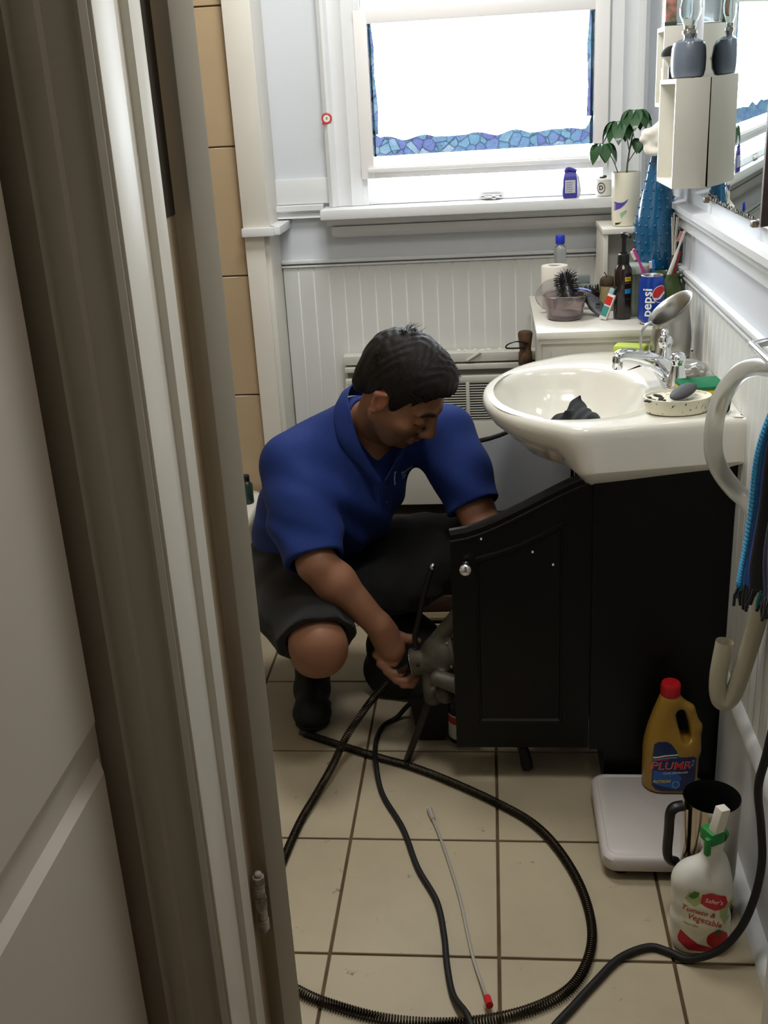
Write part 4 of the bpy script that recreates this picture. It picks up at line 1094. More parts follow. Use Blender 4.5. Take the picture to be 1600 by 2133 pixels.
part(pc, 'body', MB().loft(prs + inn, True, True, True), PST, angle=60)
t = MB(); hp_ = spline([(.376, 2.555, .972), (.362, 2.55, .966), (.352, 2.545, .945), (.352, 2.545, .918), (.362, 2.548, .895), (.378, 2.552, .90)], 6)
rings = []
for i, p in enumerate(hp_):
    a = hp_[max(i - 1, 0)]; b = hp_[min(i + 1, len(hp_) - 1)]; tn = (b - a).normalized(); nn = Vector((0, 1, 0)); sd = tn.cross(nn).normalized()
    rings.append([p + nn * .009 + sd * .002, p - nn * .009 + sd * .002, p - nn * .009 - sd * .002, p + nn * .009 - sd * .002])
part(pc, 'handle', t.loft(rings, True, True, True), PST)
lm = single('lime_soap', 'lime green soap bar lying on the far rim of the sink', 'soap', MB().box((.338, 2.615, .897), (.080, .042, .022), .009, Matrix.Rotation(-.35, 3, 'Z'), 3), mat('lime_green_soap', (176, 196, 70), .45))
sdp = thing('soap_dish', 'oval white soap dish smeared with black residue on near sink rim', 'dish', (.362, 2.115, .885))
E2 = lambda r, z, cx=.366, cy=2.106: [(cx + math.cos(.12) * r * math.cos(a) - math.sin(.12) * .72 * r * math.sin(a), cy + math.sin(.12) * r * math.cos(a) + .72 * math.cos(.12) * r * math.sin(a), z) for a in [2 * PI * k / 40 for k in range(40)]]
t = MB(); t.loft([E2(.056, .8855), E2(.062, .888), (E2(.067, .914)), E2(.067, .917), E2(.064, .9175), E2(.061, .913), E2(.03, .912)], True, True, True)
DISH = mat('cream_dish', (224, 219, 196), .35, noise=(130, .5, (60, 58, 54)))
for nd in DISH.node_tree.nodes:
    if nd.bl_idname == 'ShaderNodeValToRGB': nd.color_ramp.elements[0].position = .34; nd.color_ramp.elements[1].position = .38
part(sdp, 'dish', t, DISH)
t = MB()
for k in range(10):
    t.box((.316 + random.uniform(-.012, .022), 2.10 + random.uniform(-.024, .022), .9145), (random.uniform(.006, .016), random.uniform(.004, .008), .003), .001, Matrix.Rotation(random.uniform(0, 3), 3, 'Z'))
part(sdp, 'black_residue', t, mat('black_residue', (44, 43, 42), .8), kind='stuff')
single('pumice_stone', 'smooth dark grey oval foot stone resting on the soap dish', 'stone', MB().ell((.376, 2.098, .927), (.044, .020, .009), Matrix.Rotation(.95, 3, 'Z') @ Matrix.Rotation(-.12, 3, 'Y'), 28, 16), mat('dark_pumice', (60, 60, 62), .7, bump=(150, .3)))
spg = thing('scrub_sponge', 'yellow sponge with green scouring top behind the soap dish', 'sponge', (.425, 2.215, .885))
Rsp = Matrix.Rotation(.18, 3, 'Z') @ Matrix.Rotation(.12, 3, 'X')
part(spg, 'sponge', MB().box((.428, 2.205, .900), (.088, .058, .020), .005, Rsp), mat('yellow_sponge', (214, 178, 50), .9, bump=(260, .8)))
part(spg, 'scourer', MB().box(Vector((.428, 2.205, .900)) + Rsp @ Vector((0, 0, .0135)), (.089, .059, .008), .002, Rsp), mat('green_scourer', (26, 110, 72), .95, bump=(300, .9)))
bkt = single('black_rubber_plug', 'black rubber stopper propped behind the right end of soap dish', 'stopper', MB().cyl((.447, 2.075, .899), (.457, 2.105, .903), .0155, .0135, 20), RUBBER)
cbg = thing('clear_plastic_cup', 'crumpled clear plastic wrapper on the sink deck behind the faucet handles', 'wrapper', (.44, 2.40, .885))
s_ = SDF((.39, 2.30, .875), (.50, 2.50, .95), .003)
s_.ell((.442, 2.39, .900), (.036, .05, .016), k=0).ell((.452, 2.36, .905), (.02, .022, .014), k=.01)
s_.disp(lambda x, y, z: .003 * np.sin(150 * x + 70 * y) * np.sin(130 * y - 90 * z))
s_.plane_cut((0, 0, .8862), (0, 0, -1), .0)
part(cbg, 'film', s_.mesh('film'), mat('cloudy_clear_plastic', (226, 224, 214), .2, trans=.8))
s_ = SDF((.11, 2.14, .755), (.26, 2.36, .90), .0035)
s_.cap((.145, 2.285, .800), (.205, 2.200, .815), .026, .030, 0).cap((.165, 2.29, .81), (.192, 2.318, .862), .022, .006, .02).cap((.19, 2.30, .835), (.207, 2.17, .845), .018, .016, .02).cap((.150, 2.29, .800), (.168, 2.255, .832), .018, .006, .02).cap((.17, 2.27, .80), (.158, 2.262, .842), .014, .004, .014).ell((.185, 2.25, .792), (.042, .034, .026), k=.015).cap((.20, 2.20, .82), (.21, 2.155, .835), .015, .02, .02)
s_.disp(lambda x, y, z: .0028 * np.sin(110 * x - 60 * y + 40 * z) * np.sin(90 * z + 50 * y))
single('black_rag', 'crumpled black cloth lying in the sink basin', 'cloth', s_.mesh('black_rag'), mat('black_cloth', (10, 10, 11), .95))

# ================================================================== THINGS ON THE FLOOR
# bathroom scale
scl = thing('bathroom_scale', 'flat pale grey bathroom scale with rounded corners beside black vanity', 'scale', (.33, 1.91, 0))
SCP = mat('pale_grey_plastic', (202, 196, 192), .4)
def rrect(x0, x1, y0, y1, r, z, n=6):
    out = []
    for cx, cy, a0 in ((x1 - r, y1 - r, 0), (x0 + r, y1 - r, PI / 2), (x0 + r, y0 + r, PI), (x1 - r, y0 + r, 1.5 * PI)):
        for k in range(n + 1):
            a = a0 + PI / 2 * k / n; out.append((cx + r * math.cos(a), cy + r * math.sin(a), z))
    return out
def rr(i, z, r=.03): return rrect(.205 + i, .452 - i, 1.772 + i, 2.066 - i, r - i * .5, z)
t = MB(); t.loft([rr(.012, .016), rr(.003, .022), rr(0, .030), rr(.001, .048), rr(.006, .054), rr(.012, .0555), rr(.0145, .0535), rr(.016, .0535), rr(.018, .055)], True, True, True)
part(scl, 'platform', t, SCP)
for fx, fy in ((.245, 1.81), (.415, 1.81), (.245, 2.03), (.415, 2.03)):
    part(scl, 'foot', MB().lathe([(.016, 0), (.017, .003), (.016, .017)], (fx, fy, 0), 16), BLACKP)
part(scl, 'underside', MB().loft([rr(.022, .006), rr(.016, .017)], True, True, True), BLACKP)

# drain cleaner bottle standing on the scale
dc = thing('drain_cleaner_bottle', 'gold plastic bottle with red cap and blue label standing on the bathroom scale', 'bottle', (.372, 2.02, .055))
z0 = .0555
s_ = SDF((.29, 1.95, .05), (.46, 2.09, .31), .0028)
def ry(z):
    return .055 * (1 - .0 * z)
cx_ = .372
for z_, w_, d_ in ((.085, .050, .030), (.12, .0525, .032), (.16, .050, .030)):
    pass
lv = [(.064, .050, .050, .029), (.075, .054, .055, .032), (.11, .056, .057, .033), (.145, .055, .056, .032), (.165, .053, .050, .031), (.185, .050, .028, .027), (.21, .046, .014, .022), (.24, .038, .008, .021), (.265, .028, .012, .019), (.285, .022, .011, .0165)]
for A_, B_ in zip(lv[:-1], lv[1:]):
    for u in (0, .34, .67):
        zz, wl_, wr_, dd = [p + (q - p) * u for p, q in zip(A_, B_)]
        s_.cap((cx_ - max(wl_ - dd, 0) - max(dd - wl_, 0) * 0, 2.02, zz), (cx_ + (wr_ - dd), 2.02, zz), dd, dd, k=.012)
s_.cap((cx_ - .002, 2.02, .276), (cx_ + .034, 2.02, .250), .0125, .0125, k=.012).cap((cx_ + .034, 2.02, .250), (cx_ + .050, 2.02, .205), .0125, .013, k=.006).cap((cx_ + .050, 2.02, .205), (cx_ + .047, 2.02, .150), .013, .018, k=.01)
s_.chain([(cx_ + .016, 1.94, .242), (cx_ + .016, 2.10, .242)], [.0085] * 2, k=.004, sub=True)
for q in range(7):
    u = q / 6; s_.cap((cx_ + .015 + .014 * u, 1.94, .243 - .055 * u), (cx_ + .015 + .014 * u, 2.10, .243 - .055 * u), .0105 - .002 * abs(u - .5), k=.004, sub=True)
s_.plane_cut((0, 0, .0558), (0, 0, -1), .004)
dc_o = part(dc, 'body', s_.mesh('body', 5), mat('gold_plastic', (158, 122, 44), .32, metal=.15, coat=.2))
t = MB(); t.lathe([(.0185, .283), (.020, .285), (.020, .312), (.018, .315), (.001, .316)], (cx_ - .006, 2.02, 0), 26)
part(dc, 'cap', t, mat('red_cap', (188, 24, 34), .4))
t = MB()
for k in range(26):
    a = 2 * PI * k / 26; t.box((cx_ - .006 + .0202 * math.cos(a), 2.02 + .0202 * math.sin(a), .298), (.0012, .0016, .022), 0, Matrix.Rotation(a, 3, 'Z'))
part(dc, 'cap_ribs', t, _M['red_cap'], kind='stuff')
bv = bvh_of(dc_o); OB = (cx_, 1.8, .13); UX, UZ = (1, .0, 0), (0, 0, 1)
def dlab(name, poly, m, off=.0006, res=.004): part(dc_o, name, project(poly2d(poly, res), OB, UX, UZ, bv, off), m)
NAVY = mat('navy_label', (26, 40, 84), .4); BLUL = mat('blue_label_print', (38, 88, 158), .4); SKYL = mat('light_blue_print', (120, 160, 196), .4)
dlab('label', [(-.042, -.052), (-.034, -.062), (-.018, -.066), (.030, -.066), (.046, -.058), (.051, -.042), (.051, .012), (.044, .020), (.030, .022), (.012, .022), (.006, .038), (-.004, .052), (-.014, .058), (-.032, .057), (-.040, .050), (-.043, .020)], NAVY)
dlab('label_glow', [(-.040, -.046), (.010, -.060), (.020, -.030), (.006, -.012), (-.040, -.014)], BLUL, .0009)
dlab('label_arc', [(-.042, .020), (-.020, .027), (.010, .030), (.010, .027), (-.018, .024), (-.042, .016)], PAPER, .0009)
dlab('label_arc', [(-.042, .013), (-.020, .021), (.008, .023), (.008, .0205), (-.018, .0185), (-.042, .0105)], SKYL, .0009)
def dtxt(name, s, size, x, z, m, off, bold=.02, shear=0.0, rotz=0.0):
    tb_ = text2d(s, size, bold, shear)
    for v in tb_.verts:
        xx, yy = v.co.x, v.co.y; v.co = Vector((x + xx * math.cos(rotz) - yy * math.sin(rotz), z + xx * math.sin(rotz) + yy * math.cos(rotz), 0))
    part(dc_o, name, project(tb_, OB, UX, UZ, bv, off), m)
dtxt('lettering_outline', 'PLUMR', .027, -.004, -.001, PAPER, .0010, .018, .2, .05)
dtxt('lettering', 'PLUMR', .027, -.004, -.001, mat('red_lettering', (206, 26, 36), .4), .0018, .002, .2, .05)
dtxt('small_lettering', 'Liquid', .010, -.022, .0165, _M['red_lettering'], .0014, .02, .2, .05)
dtxt('small_lettering', 'CLOG DESTROYER', .0062, .006, -.0175, PAPER, .0012, .01, .2, .06)
dtxt('small_lettering', 'ACTION', .0095, -.022, -.040, mat('yellow_lettering', (226, 190, 40), .4), .0013, .03, .2, .08)
dtxt('numeral', '2', .020, .041, .004, SKYL, .0013, .01, .2)
part(dc_o, 'ring_mark', project(ring_poly(None, .0065, .0085), (cx_ + .008, 1.8, .083), UX, UZ, bv, .0012), SKYL)

# polished canister with black handle
ca = thing('steel_canister', 'polished steel jug with black inside and long black handle beside the scale', 'jug', (.392, 1.695, 0))
def cr(z, r, tl=0.0): return [(.392 + r * math.cos(2 * PI * k / 44), 1.695 + r * math.sin(2 * PI * k / 44), z - tl * math.sin(2 * PI * k / 44 - .4)) for k in range(44)]
part(ca, 'body', MB().loft([cr(.001, .047), cr(.004, .050), cr(.10, .0515), cr(.258, .0525), cr(.263, .0525), cr(.263, .0515)], True, True), mat('polished_steel', (198, 190, 176), .09, metal=1), angle=50)
part(ca, 'inside', MB().loft([cr(.2635, .0517), cr(.255, .0505), cr(.06, .0475), cr(.05, .03)], True, False, True), mat('black_inside', (12, 12, 12), .55))
t = MB()
pts = spline([(.338, 1.682, .252), (.322, 1.678, .250), (.314, 1.675, .238), (.313, 1.674, .20), (.312, 1.674, .155), (.317, 1.675, .135), (.332, 1.680, .125)], 5)
rings = []
for i, p in enumerate(pts):
    a = pts[max(i - 1, 0)]; b = pts[min(i + 1, len(pts) - 1)]; tn = (b - a).normalized(); nn = Vector((.25, -.97, 0)); sd = tn.cross(nn).normalized()
    rings.append([p + nn * (.012 * math.cos(q)) + sd * (.0085 * math.sin(q)) for q in [2 * PI * k / 12 for k in range(12)]])
part(ca, 'handle', t.loft(rings, True, True, True), BLACKP)
part(ca, 'base_ring', MB().lathe([(.051, 0), (.0525, .002), (.0525, .012), (.050, .014)], (.392, 1.695, 0), 40), BLACKP)

# white spray bottle
sb = thing('spray_bottle', 'white spray bottle with green trigger and tomato label near the baseboard', 'bottle', (.372, 1.60, 0))
s_ = SDF((.28, 1.54, -.01), (.47, 1.67, .27), .003)
for z_, w_, d_, xc in ((.012, .050, .030, .366), (.035, .054, .033, .366), (.07, .055, .034, .364), (.11, .053, .033, .362), (.145, .050, .031, .358), (.162, .042, .027, .360), (.172, .030, .022, .366)):
    s_.cap((xc - (w_ - d_), 1.605, z_), (xc + (w_ - d_), 1.605, z_), d_, d_, k=.014)
s_.cap((.376, 1.605, .16), (.378, 1.605, .228), .020, .0165, k=.018)
s_.cap((.400, 1.605, .13), (.392, 1.605, .19), .014, .010, k=.03)
s_.plane_cut((0, 0, .0008), (0, 0, -1), .004)
WPL = mat('white_bottle_plastic', (222, 221, 212), .3, coat=.1)
sb_o = part(sb, 'body', s_.mesh('body', 8), WPL)
part(sb, 'neck_collar', MB().lathe([(.0185, .222), (.0195, .224), (.0195, .243), (.017, .246)], (.378, 1.605, 0), 24), WPL)
GRN = mat('green_trigger', (34, 132, 60), .4)
Rs = Matrix.Rotation(.5, 3, 'Z')
part(sb, 'trigger', MB().box((.374, 1.595, .256), (.030, .034, .026), .005, Rs).box((.363, 1.577, .243), (.010, .010, .036), .003, Rs).cyl((.387, 1.598, .252), (.392, 1.606, .252), .014, n=20), GRN)
part(sb, 'nozzle', MB().box((.383, 1.590, .291), (.020, .018, .052), .002, Matrix.Rotation(.18, 3, 'Y') @ Rs), PAPER)
bv = bvh_of(sb_o); OB2 = (.352, 1.42, .085); UX2 = (1, -.12, 0)
def slab(name, poly, m, off=.0006): part(sb_o, name, project(poly2d(poly, .005), OB2, UX2, UZ, bv, off), m)
LBL = mat('cream_label', (226, 220, 196), .45)
slab('label', [(-.049, -.052), (-.030, -.070), (.036, -.079), (.043, -.072), (.044, .040), (.036, .050), (-.008, .062), (-.034, .066), (-.042, .058), (-.046, .020)], LBL)
slab('label_band', [(-.050, -.046), (-.049, -.054), (-.030, -.070), (.036, -.079), (.043, -.074), (.040, -.064), (.010, -.062), (-.014, -.054), (-.030, -.040), (-.046, -.026)], mat('red_band', (186, 36, 46), .4), .0010)
slab('label_greens', [(-.042, .046), (-.034, .062), (-.018, .058), (-.010, .040), (-.024, .030)], mat('pale_green_print', (168, 186, 120), .5), .0009)
slab('label_greens', [(.020, .030), (.043, .036), (.043, .0), (.030, -.012), (.022, .006)], _M['pale_green_print'], .0009)
slab('label_leaf', [(-.036, .052), (-.026, .064), (-.016, .060), (-.020, .050), (-.028, .046)], mat('leaf_print', (66, 120, 50), .5), .0012)
slab('brand_badge', [(-.014, .038), (-.012, .056), (.004, .060), (.030, .050), (.034, .036), (.030, .026), (.012, .022), (-.004, .030)], mat('red_badge', (190, 30, 40), .4), .0012)
slab('tomato', [(.020 + .019 * math.cos(a), -.044 + .019 * math.sin(a)) for a in [2 * PI * k / 24 for k in range(24)]], mat('tomato_print', (178, 26, 34), .4), .0013)
slab('tomato_stem', [(.012, -.026), (.020, -.020), (.030, -.026), (.023, -.029), (.020, -.034), (.017, -.029)], mat('stem_print', (70, 100, 44), .5), .0016)
def stxt(name, s, size, x, z, m, off=.0014, bold=.01, rot=-.32):
    tb_ = text2d(s, size, bold)
    for v in tb_.verts:
        xx, yy = v.co.x, v.co.y; v.co = Vector((x + xx * math.cos(rot) - yy * math.sin(rot), z + xx * math.sin(rot) + yy * math.cos(rot), 0))
    part(sb_o, name, project(tb_, OB2, UX2, UZ, bv, off), m)
REDL = mat('brick_red_lettering', (176, 66, 44), .5)
stxt('lettering', "Safer's", .0125, .010, .041, PAPER, .0017, .01, -.2)
stxt('lettering', 'Tomato &', .0155, -.016, .018, REDL); stxt('lettering', 'Vegetable', .0165, -.004, -.002, REDL)
stxt('small_lettering', 'insect killer', .006, -.028, -.010, mat('grey_lettering', (120, 104, 90), .5))

# drain snake: one long coil spring
def coil(path, R, pitch, rw, seg=11, nw=5):
    P = spline(path, 14); L = [0]
    for i in range(1, len(P)): L.append(L[-1] + (P[i] - P[i - 1]).length)
    turns = L[-1] / pitch; n = int(turns * seg); pts = []; j = 0; nrm = Vector((0, 0, 1))
    for k in range(n + 1):
        s_ = L[-1] * k / n
        while j < len(L) - 2 and L[j + 1] < s_: j += 1
        f_ = (s_ - L[j]) / max(L[j + 1] - L[j], 1e-9); p = P[j].lerp(P[j + 1], f_)
        tn = (P[j + 1] - P[j]).normalized()
        nrm = (nrm - tn * nrm.dot(tn)).normalized(); bi = tn.cross(nrm); a = 2 * PI * k / seg
        pts.append(p + (nrm * math.cos(a) + bi * math.sin(a)) * R)
    return MB().tube(pts, rw, nw)
snake = thing('drain_cable', 'long dark coiled spring drain cable looping over the tile floor', 'cable', (-.1, 1.6, 0))
z1 = .0095
path = [(-.178, 2.2, .263), (-.215, 2.2, .247), (-.245, 2.205, .222), (-.272, 2.205, .190), (-.305, 2.205, .150), (-.335, 2.19, .112), (-.362, 2.16, .080), (-.388, 2.10, .045), (-.415, 2.03, .020), (-.44, 1.94, z1), (-.455, 1.82, z1), (-.463, 1.70, z1), (-.452, 1.58, z1), (-.418, 1.495, z1),
        (-.363, 1.455, z1), (-.303, 1.428, z1), (-.206, 1.400, z1), (-.105, 1.394, z1), (-.015, 1.408, z1), (.061, 1.437, z1), (.122, 1.483, z1), (.158, 1.553, z1), (.171, 1.635, z1), (.159, 1.742, z1), (.123, 1.852, z1), (.072, 1.94, z1), (-.011, 2.016, z1), (-.122, 2.096, z1), (-.212, 2.150, z1), (-.290, 2.185, z1), (-.375, 2.228, z1), (-.485, 2.285, z1)]
part(snake, 'coil', coil(path, .0080, .0053, .0018), SPRING, angle=80)
part(snake, 'end_coupling', MB().cyl((-.480, 2.283, z1), (-.500, 2.292, z1), .0075, .0065, 14), IRON)
# black power cord of the machine
pcord = single('power_cord', 'black power cord running from the drain machine towards the doorway', 'cord', MB().tube(spline([(-.13, 2.30, .17), (-.175, 2.33, .10), (-.225, 2.36, .05), (-.258, 2.36, .012), (-.290, 2.33, .0065), (-.302, 2.275, .0065), (-.299, 2.20, .016), (-.292, 2.150, .021), (-.278, 2.08, .008), (-.258, 2.02, .0065), (-.21, 1.918, .0065), (-.171, 1.794, .0065), (-.127, 1.696, .0065), (-.109, 1.605, .0065), (-.101, 1.532, .0065), (-.088, 1.46, .008), (-.066, 1.41, .022), (-.058, 1.392, .0235), (-.050, 1.36, .018), (-.06, 1.30, .0065), (-.09, 1.22, .0065)], 6), .0062, 10), RUBBER)
cord2 = single('extension_cord', 'black cord hanging by right wall and curving across floor past spray bottle', 'cord', MB().tube(spline([(.450, 1.50, .98), (.452, 1.52, .80), (.452, 1.53, .62), (.443, 1.55, .464), (.433, 1.55, .388), (.443, 1.55, .31), (.450, 1.55, .23), (.442, 1.553, .145), (.420, 1.550, .080), (.385, 1.548, .036), (.337, 1.555, .010), (.305, 1.575, .0075), (.27, 1.585, .0075), (.214, 1.555, .0075), (.165, 1.497, .0075), (.119, 1.437, .0075), (.083, 1.390, .0075), (.04, 1.32, .0075), (-.01, 1.24, .0075)], 6), .0072, 10), RUBBER)
# slim metal rod with red tip
rd = thing('cleaning_rod', 'slim silver rod with a red tip lying on the tiles inside the cable loop', 'rod', (-.09, 1.7, 0))
rp = spline([(-.150, 1.965, .006), (-.124, 1.88, .005), (-.098, 1.78, .005), (-.079, 1.697, .005), (-.064, 1.61, .005), (-.052, 1.546, .005), (-.034, 1.475, .010), (-.026, 1.440, .0185)], 6)
RODM = mat('dull_silver', (206, 203, 194), .38, metal=.55)
part(rd, 'shaft', MB().tube(rp, .0032, 8), RODM)
part(rd, 'socket', MB().cyl((-.146, 1.953, .0065), (-.156, 1.988, .0068), .0055, .0066, 14), RODM)
part(rd, 'tip', MB().cyl((-.027, 1.446, .0165), (-.0225, 1.424, .0215), .0068, .0066, 14), mat('red_tip', (200, 34, 40), .4))

# drain cleaning machine, half hidden by the vanity door
dm = thing('drain_machine', 'dark metal drain cleaning machine with lever and legs behind open vanity door', 'machine', (-.06, 2.2, 0))
def axv(x, dz=0): return Vector((x, 2.2 + .05 * (x + .2), .262 + .18 * (x + .2) + dz))
def mcyl(xa, xb, ra, rb=None, n=26): return MB().cyl(axv(xa), axv(xb), ra, rb, n)
part(dm, 'collar', MB().lathe([(.024, 0), (.031, 0), (.033, .003), (.033, .034), (.029, .036)], axv(-.200), 28, (axv(-.1) - axv(-.2)).to_track_quat('Z', 'Y').to_matrix()), IRON)
part(dm, 'collar_mouth', MB().lathe([(.0245, -.0005), (.0305, -.0008), (.0305, .0006), (.0245, .0006)], axv(-.200), 28, (axv(-.1) - axv(-.2)).to_track_quat('Z', 'Y').to_matrix(), cap=False), STEEL)
part(dm, 'throat', mcyl(-.198, -.19, .0245), BLACKP)
s_ = SDF((-.19, 2.08, .12), (.02, 2.34, .42), .004)
s_.cap(axv(-.160), axv(-.12), .034, .046, k=0).cap(axv(-.12), axv(-.05), .050, .056, k=.012)
s_.cap(axv(-.15, .03), (-.085, 2.21, .372), .020, .026, k=.015)
s_.cap(axv(-.155, -.03), (-.150, 2.185, .182), .022, .024, k=.02)
s_.cap((-.135, 2.13, .26), (-.09, 2.12, .25), .018, .022, k=.02)
s_.ell((-.12, 2.15, .205), (.022, .02, .022), k=.012)
s_.cap((-.15, 2.10, .215), (-.15, 2.17, .215), .007, k=.004, sub=True)
part(dm, 'clutch_housing', s_.mesh('clutch_housing'), IRON)
part(dm, 'gear_guard', MB().box((-.095, 2.225, .345), (.012, .085, .11), .004, Matrix.Rotation(.45, 3, 'Y')), mat('grey_guard', (104, 102, 96), .45, metal=.5))
part(dm, 'motor', MB().lathe([(.060, 0), (.074, .008), (.078, .03), (.078, .15), (.07, .165), (.03, .17)], axv(-.03), 32, (axv(.1) - axv(0)).to_track_quat('Z', 'Y').to_matrix()), mat('motor_paint', (52, 52, 50), .45, bump=(60, .2)))
lev = spline([(-.176, 2.20, .290), (-.187, 2.20, .312), (-.188, 2.20, .335), (-.178, 2.20, .375), (-.165, 2.20, .43), (-.152, 2.20, .475), (-.142, 2.20, .505)], 5)
lv_o = part(dm, 'lever', MB().tube(lev, .0062, 10), mat('black_rod', (30, 28, 26), .45, metal=.4))
part(lv_o, 'lever_tip', MB().ell((-.141, 2.20, .507), (.0078, .0078, .0078)), STEEL)
LEG = mat('painted_leg', (44, 42, 38), .5, metal=.3)
for a, b in (((-.148, 2.19, .20), (-.222, 2.172, .003)), ((-.02, 2.20, .20), (.060, 2.155, .050)), ((.06, 2.24, .22), (.12, 2.42, .05)), ((-.06, 2.26, .2), (-.10, 2.40, .004))):
    a, b = Vector(a), Vector(b); d_ = b - a
    lg = part(dm, 'leg', MB().box((a + b) / 2, (.024, .010, d_.length), .002, d_.to_track_quat('Z', 'Y').to_matrix()), LEG)
    if b.z > .02:
        part(lg, 'rubber_foot', MB().tube([b + Vector((-.004, .002, .012)), b + Vector((.002, -.002, -.010)), b + Vector((.006, -.004, -.032)), b + Vector((.008, -.005, -.044))], [.012, .0135, .0145, .013], 14), RUBBER)
part(dm, 'motor_cover', MB().loft([[(x, y, z) for x, y in ((xa, 2.27), (xb, 2.27), (xb, 2.39), (xa, 2.39))] for xa, xb, z in ((-.195, -.13, .003), (-.20, -.125, .02), (-.215, -.12, .115), (-.205, -.125, .122))], True, True, True), mat('matte_black_cover', (15, 15, 15), .6), angle=20)
# small canister with label, behind door
lc = thing('labelled_tin', 'small dark round tin with white and red label behind vanity door edge', 'tin', (-.085, 2.285, 0))
part(lc, 'body', MB().lathe([(.034, .0005), (.037, .003), (.038, .012), (.038, .105), (.035, .112), (.02, .115)], (-.085, 2.285, 0), 30), BLACKP)
part(lc, 'label', MB().lathe([(.0385, .016), (.0385, .082)], (-.085, 2.285, 0), 34, cap=False), mat('white_tin_label', (206, 204, 194), .5))
part(lc, 'label_band', MB().lathe([(.0388, .058), (.0388, .078)], (-.085, 2.285, 0), 34, cap=False), mat('red_tin_band', (170, 52, 40), .5))
# dark tool bag
s_ = SDF((-.36, 2.40, -.01), (-.10, 2.62, .30), .005)
s_.cap((-.285, 2.52, .06), (-.20, 2.50, .06), .075, .07, k=0).cap((-.28, 2.52, .15), (-.20, 2.50, .15), .065, .06, k=.05).cap((-.27, 2.51, .21), (-.21, 2.50, .21), .03, .03, k=.04)
s_.disp(lambda x, y, z: .004 * np.sin(50 * x + 30 * z) * np.sin(45 * z - 30 * y)).plane_cut((0, 0, .002), (0, 0, -1), .004)
tbg = thing('tool_bag', 'slumped black tool bag on the floor behind the forearm of the crouching man', 'bag', (-.24, 2.51, 0))
part(tbg, 'body', s_.mesh('body'), mat('black_canvas', (16, 16, 17), .85, bump=(300, .3)))
part(tbg, 'strap', MB().tube(spline([(-.285, 2.51, .20), (-.275, 2.50, .255), (-.24, 2.50, .275), (-.205, 2.495, .255), (-.195, 2.495, .20)], 6), .006, 8), RUBBER)

# hanging hose, towel bar, towel on the right
hs = single('clear_hose', 'thick clear plastic hose looping down beside the right end of sink', 'hose', MB().tube(spline([(.462, 1.60, 1.075), (.468, 1.70, 1.065), (.462, 1.78, 1.050), (.446, 1.83, 1.040), (.424, 1.855, 1.022), (.402, 1.86, .985), (.391, 1.86, .945), (.389, 1.86, .90), (.394, 1.86, .868), (.408, 1.86, .838), (.430, 1.85, .810), (.450, 1.83, .793), (.462, 1.78, .775), (.466, 1.72, .77)], 8), .0165, 16, False), mat('milky_clear_hose', (216, 213, 204), .32, trans=.75, ior=1.3))
hs2 = single('beige_hose', 'beige translucent hose with a tight U bend hanging near the baseboard', 'hose', MB().tube(spline([(.464, 1.68, .80), (.466, 1.72, .72), (.470, 1.76, .63), (.464, 1.79, .53), (.448, 1.805, .43), (.438, 1.81, .400), (.426, 1.81, .394), (.417, 1.81, .41), (.415, 1.81, .455), (.422, 1.81, .525)], 8), [.0165 - .001 * (k % 2) * 0 for k in range(73)], 16, False), mat('beige_hose_plastic', (196, 188, 166), .25, trans=.3, ior=1.3))
br = thing('towel_bar', 'chrome towel bar on the right wall above the towel', 'bar', (.455, 1.6, 1.09))
part(br, 'bar', MB().cyl((.428, 1.22, 1.088), (.428, 1.79, 1.088), .0065, n=14), CHROME)
for y_ in (1.785, 1.23):
    part(br, 'bracket', MB().tube([(.428, y_, 1.088), (.45, y_, 1.092), (.484, y_, 1.096)], .007, 12).cyl((.482, y_, 1.096), (.4895, y_, 1.096), .016), CHROME)
tw = thing('striped_towel', 'navy and black towel with blue braided stripes and fringe hanging at right edge', 'towel', (.42, 1.45, .72))
edge_pts = [(.418, 1.565, 1.100), (.408, 1.580, 1.05), (.402, 1.610, .97), (.400, 1.630, .89), (.400, 1.642, .80), (.402, 1.640, .735)]
EP = spline(edge_pts, 6)
nt_, ns_ = len(EP), 60
def towel_pt(i, j, off=0.0):
    e = EP[i]; v = i / (nt_ - 1); u = j / (ns_ - 1); ywidth = .15
    fold = .012 * math.sin(u * 22 + v * 2) * (.4 + v) + .006 * math.sin(u * 51)
    return Vector((e.x + .072 * u + fold * .5 + off + .004 * math.sin(v * 9 + u * 13), e.y - ywidth * u, e.z - .012 * math.sin(u * 5) * v))
bands = [(0, 3, (8, 9, 14)), (3, 6, (20, 36, 110)), (6, 8, (60, 140, 190)), (8, 11, (26, 70, 150)), (11, 19, (8, 9, 14)), (19, 25, (12, 20, 60)), (25, 28, (50, 130, 180)), (28, 40, (8, 9, 14)), (40, 46, (20, 36, 110)), (46, 59, (8, 9, 14))]
for k, (a, b, c) in enumerate(bands):
    t = MB(); rows = [[towel_pt(i, j) for j in range(a, b + 1)] + [towel_pt(i, j, .006) for j in range(b, a - 1, -1)] for i in range(nt_)]
    t.loft(rows, True, True, True)
    part(tw, 'stripe', t, mat('towel_%d_%d_%d' % c, c, .95, bump=(420, .9), sheen=.2), angle=70)
t = MB()
for j in range(6, 8):
    for i in range(nt_ * 2):
        f0 = min(i / 2, nt_ - 1.001); p = towel_pt(int(f0), j).lerp(towel_pt(int(f0) + 1, j), f0 % 1) + Vector((-.003, 0, 0))
        t.ell(p, (.0035, .0045, .0062), Matrix.Rotation(.6, 3, 'X'), 8, 5)
part(tw, 'braid', t, mat('braid_blue', (70, 156, 204), .9), kind='stuff')
TQ = mat('turquoise_yarn', (28, 120, 140), .9)
t = MB(); t2 = MB()
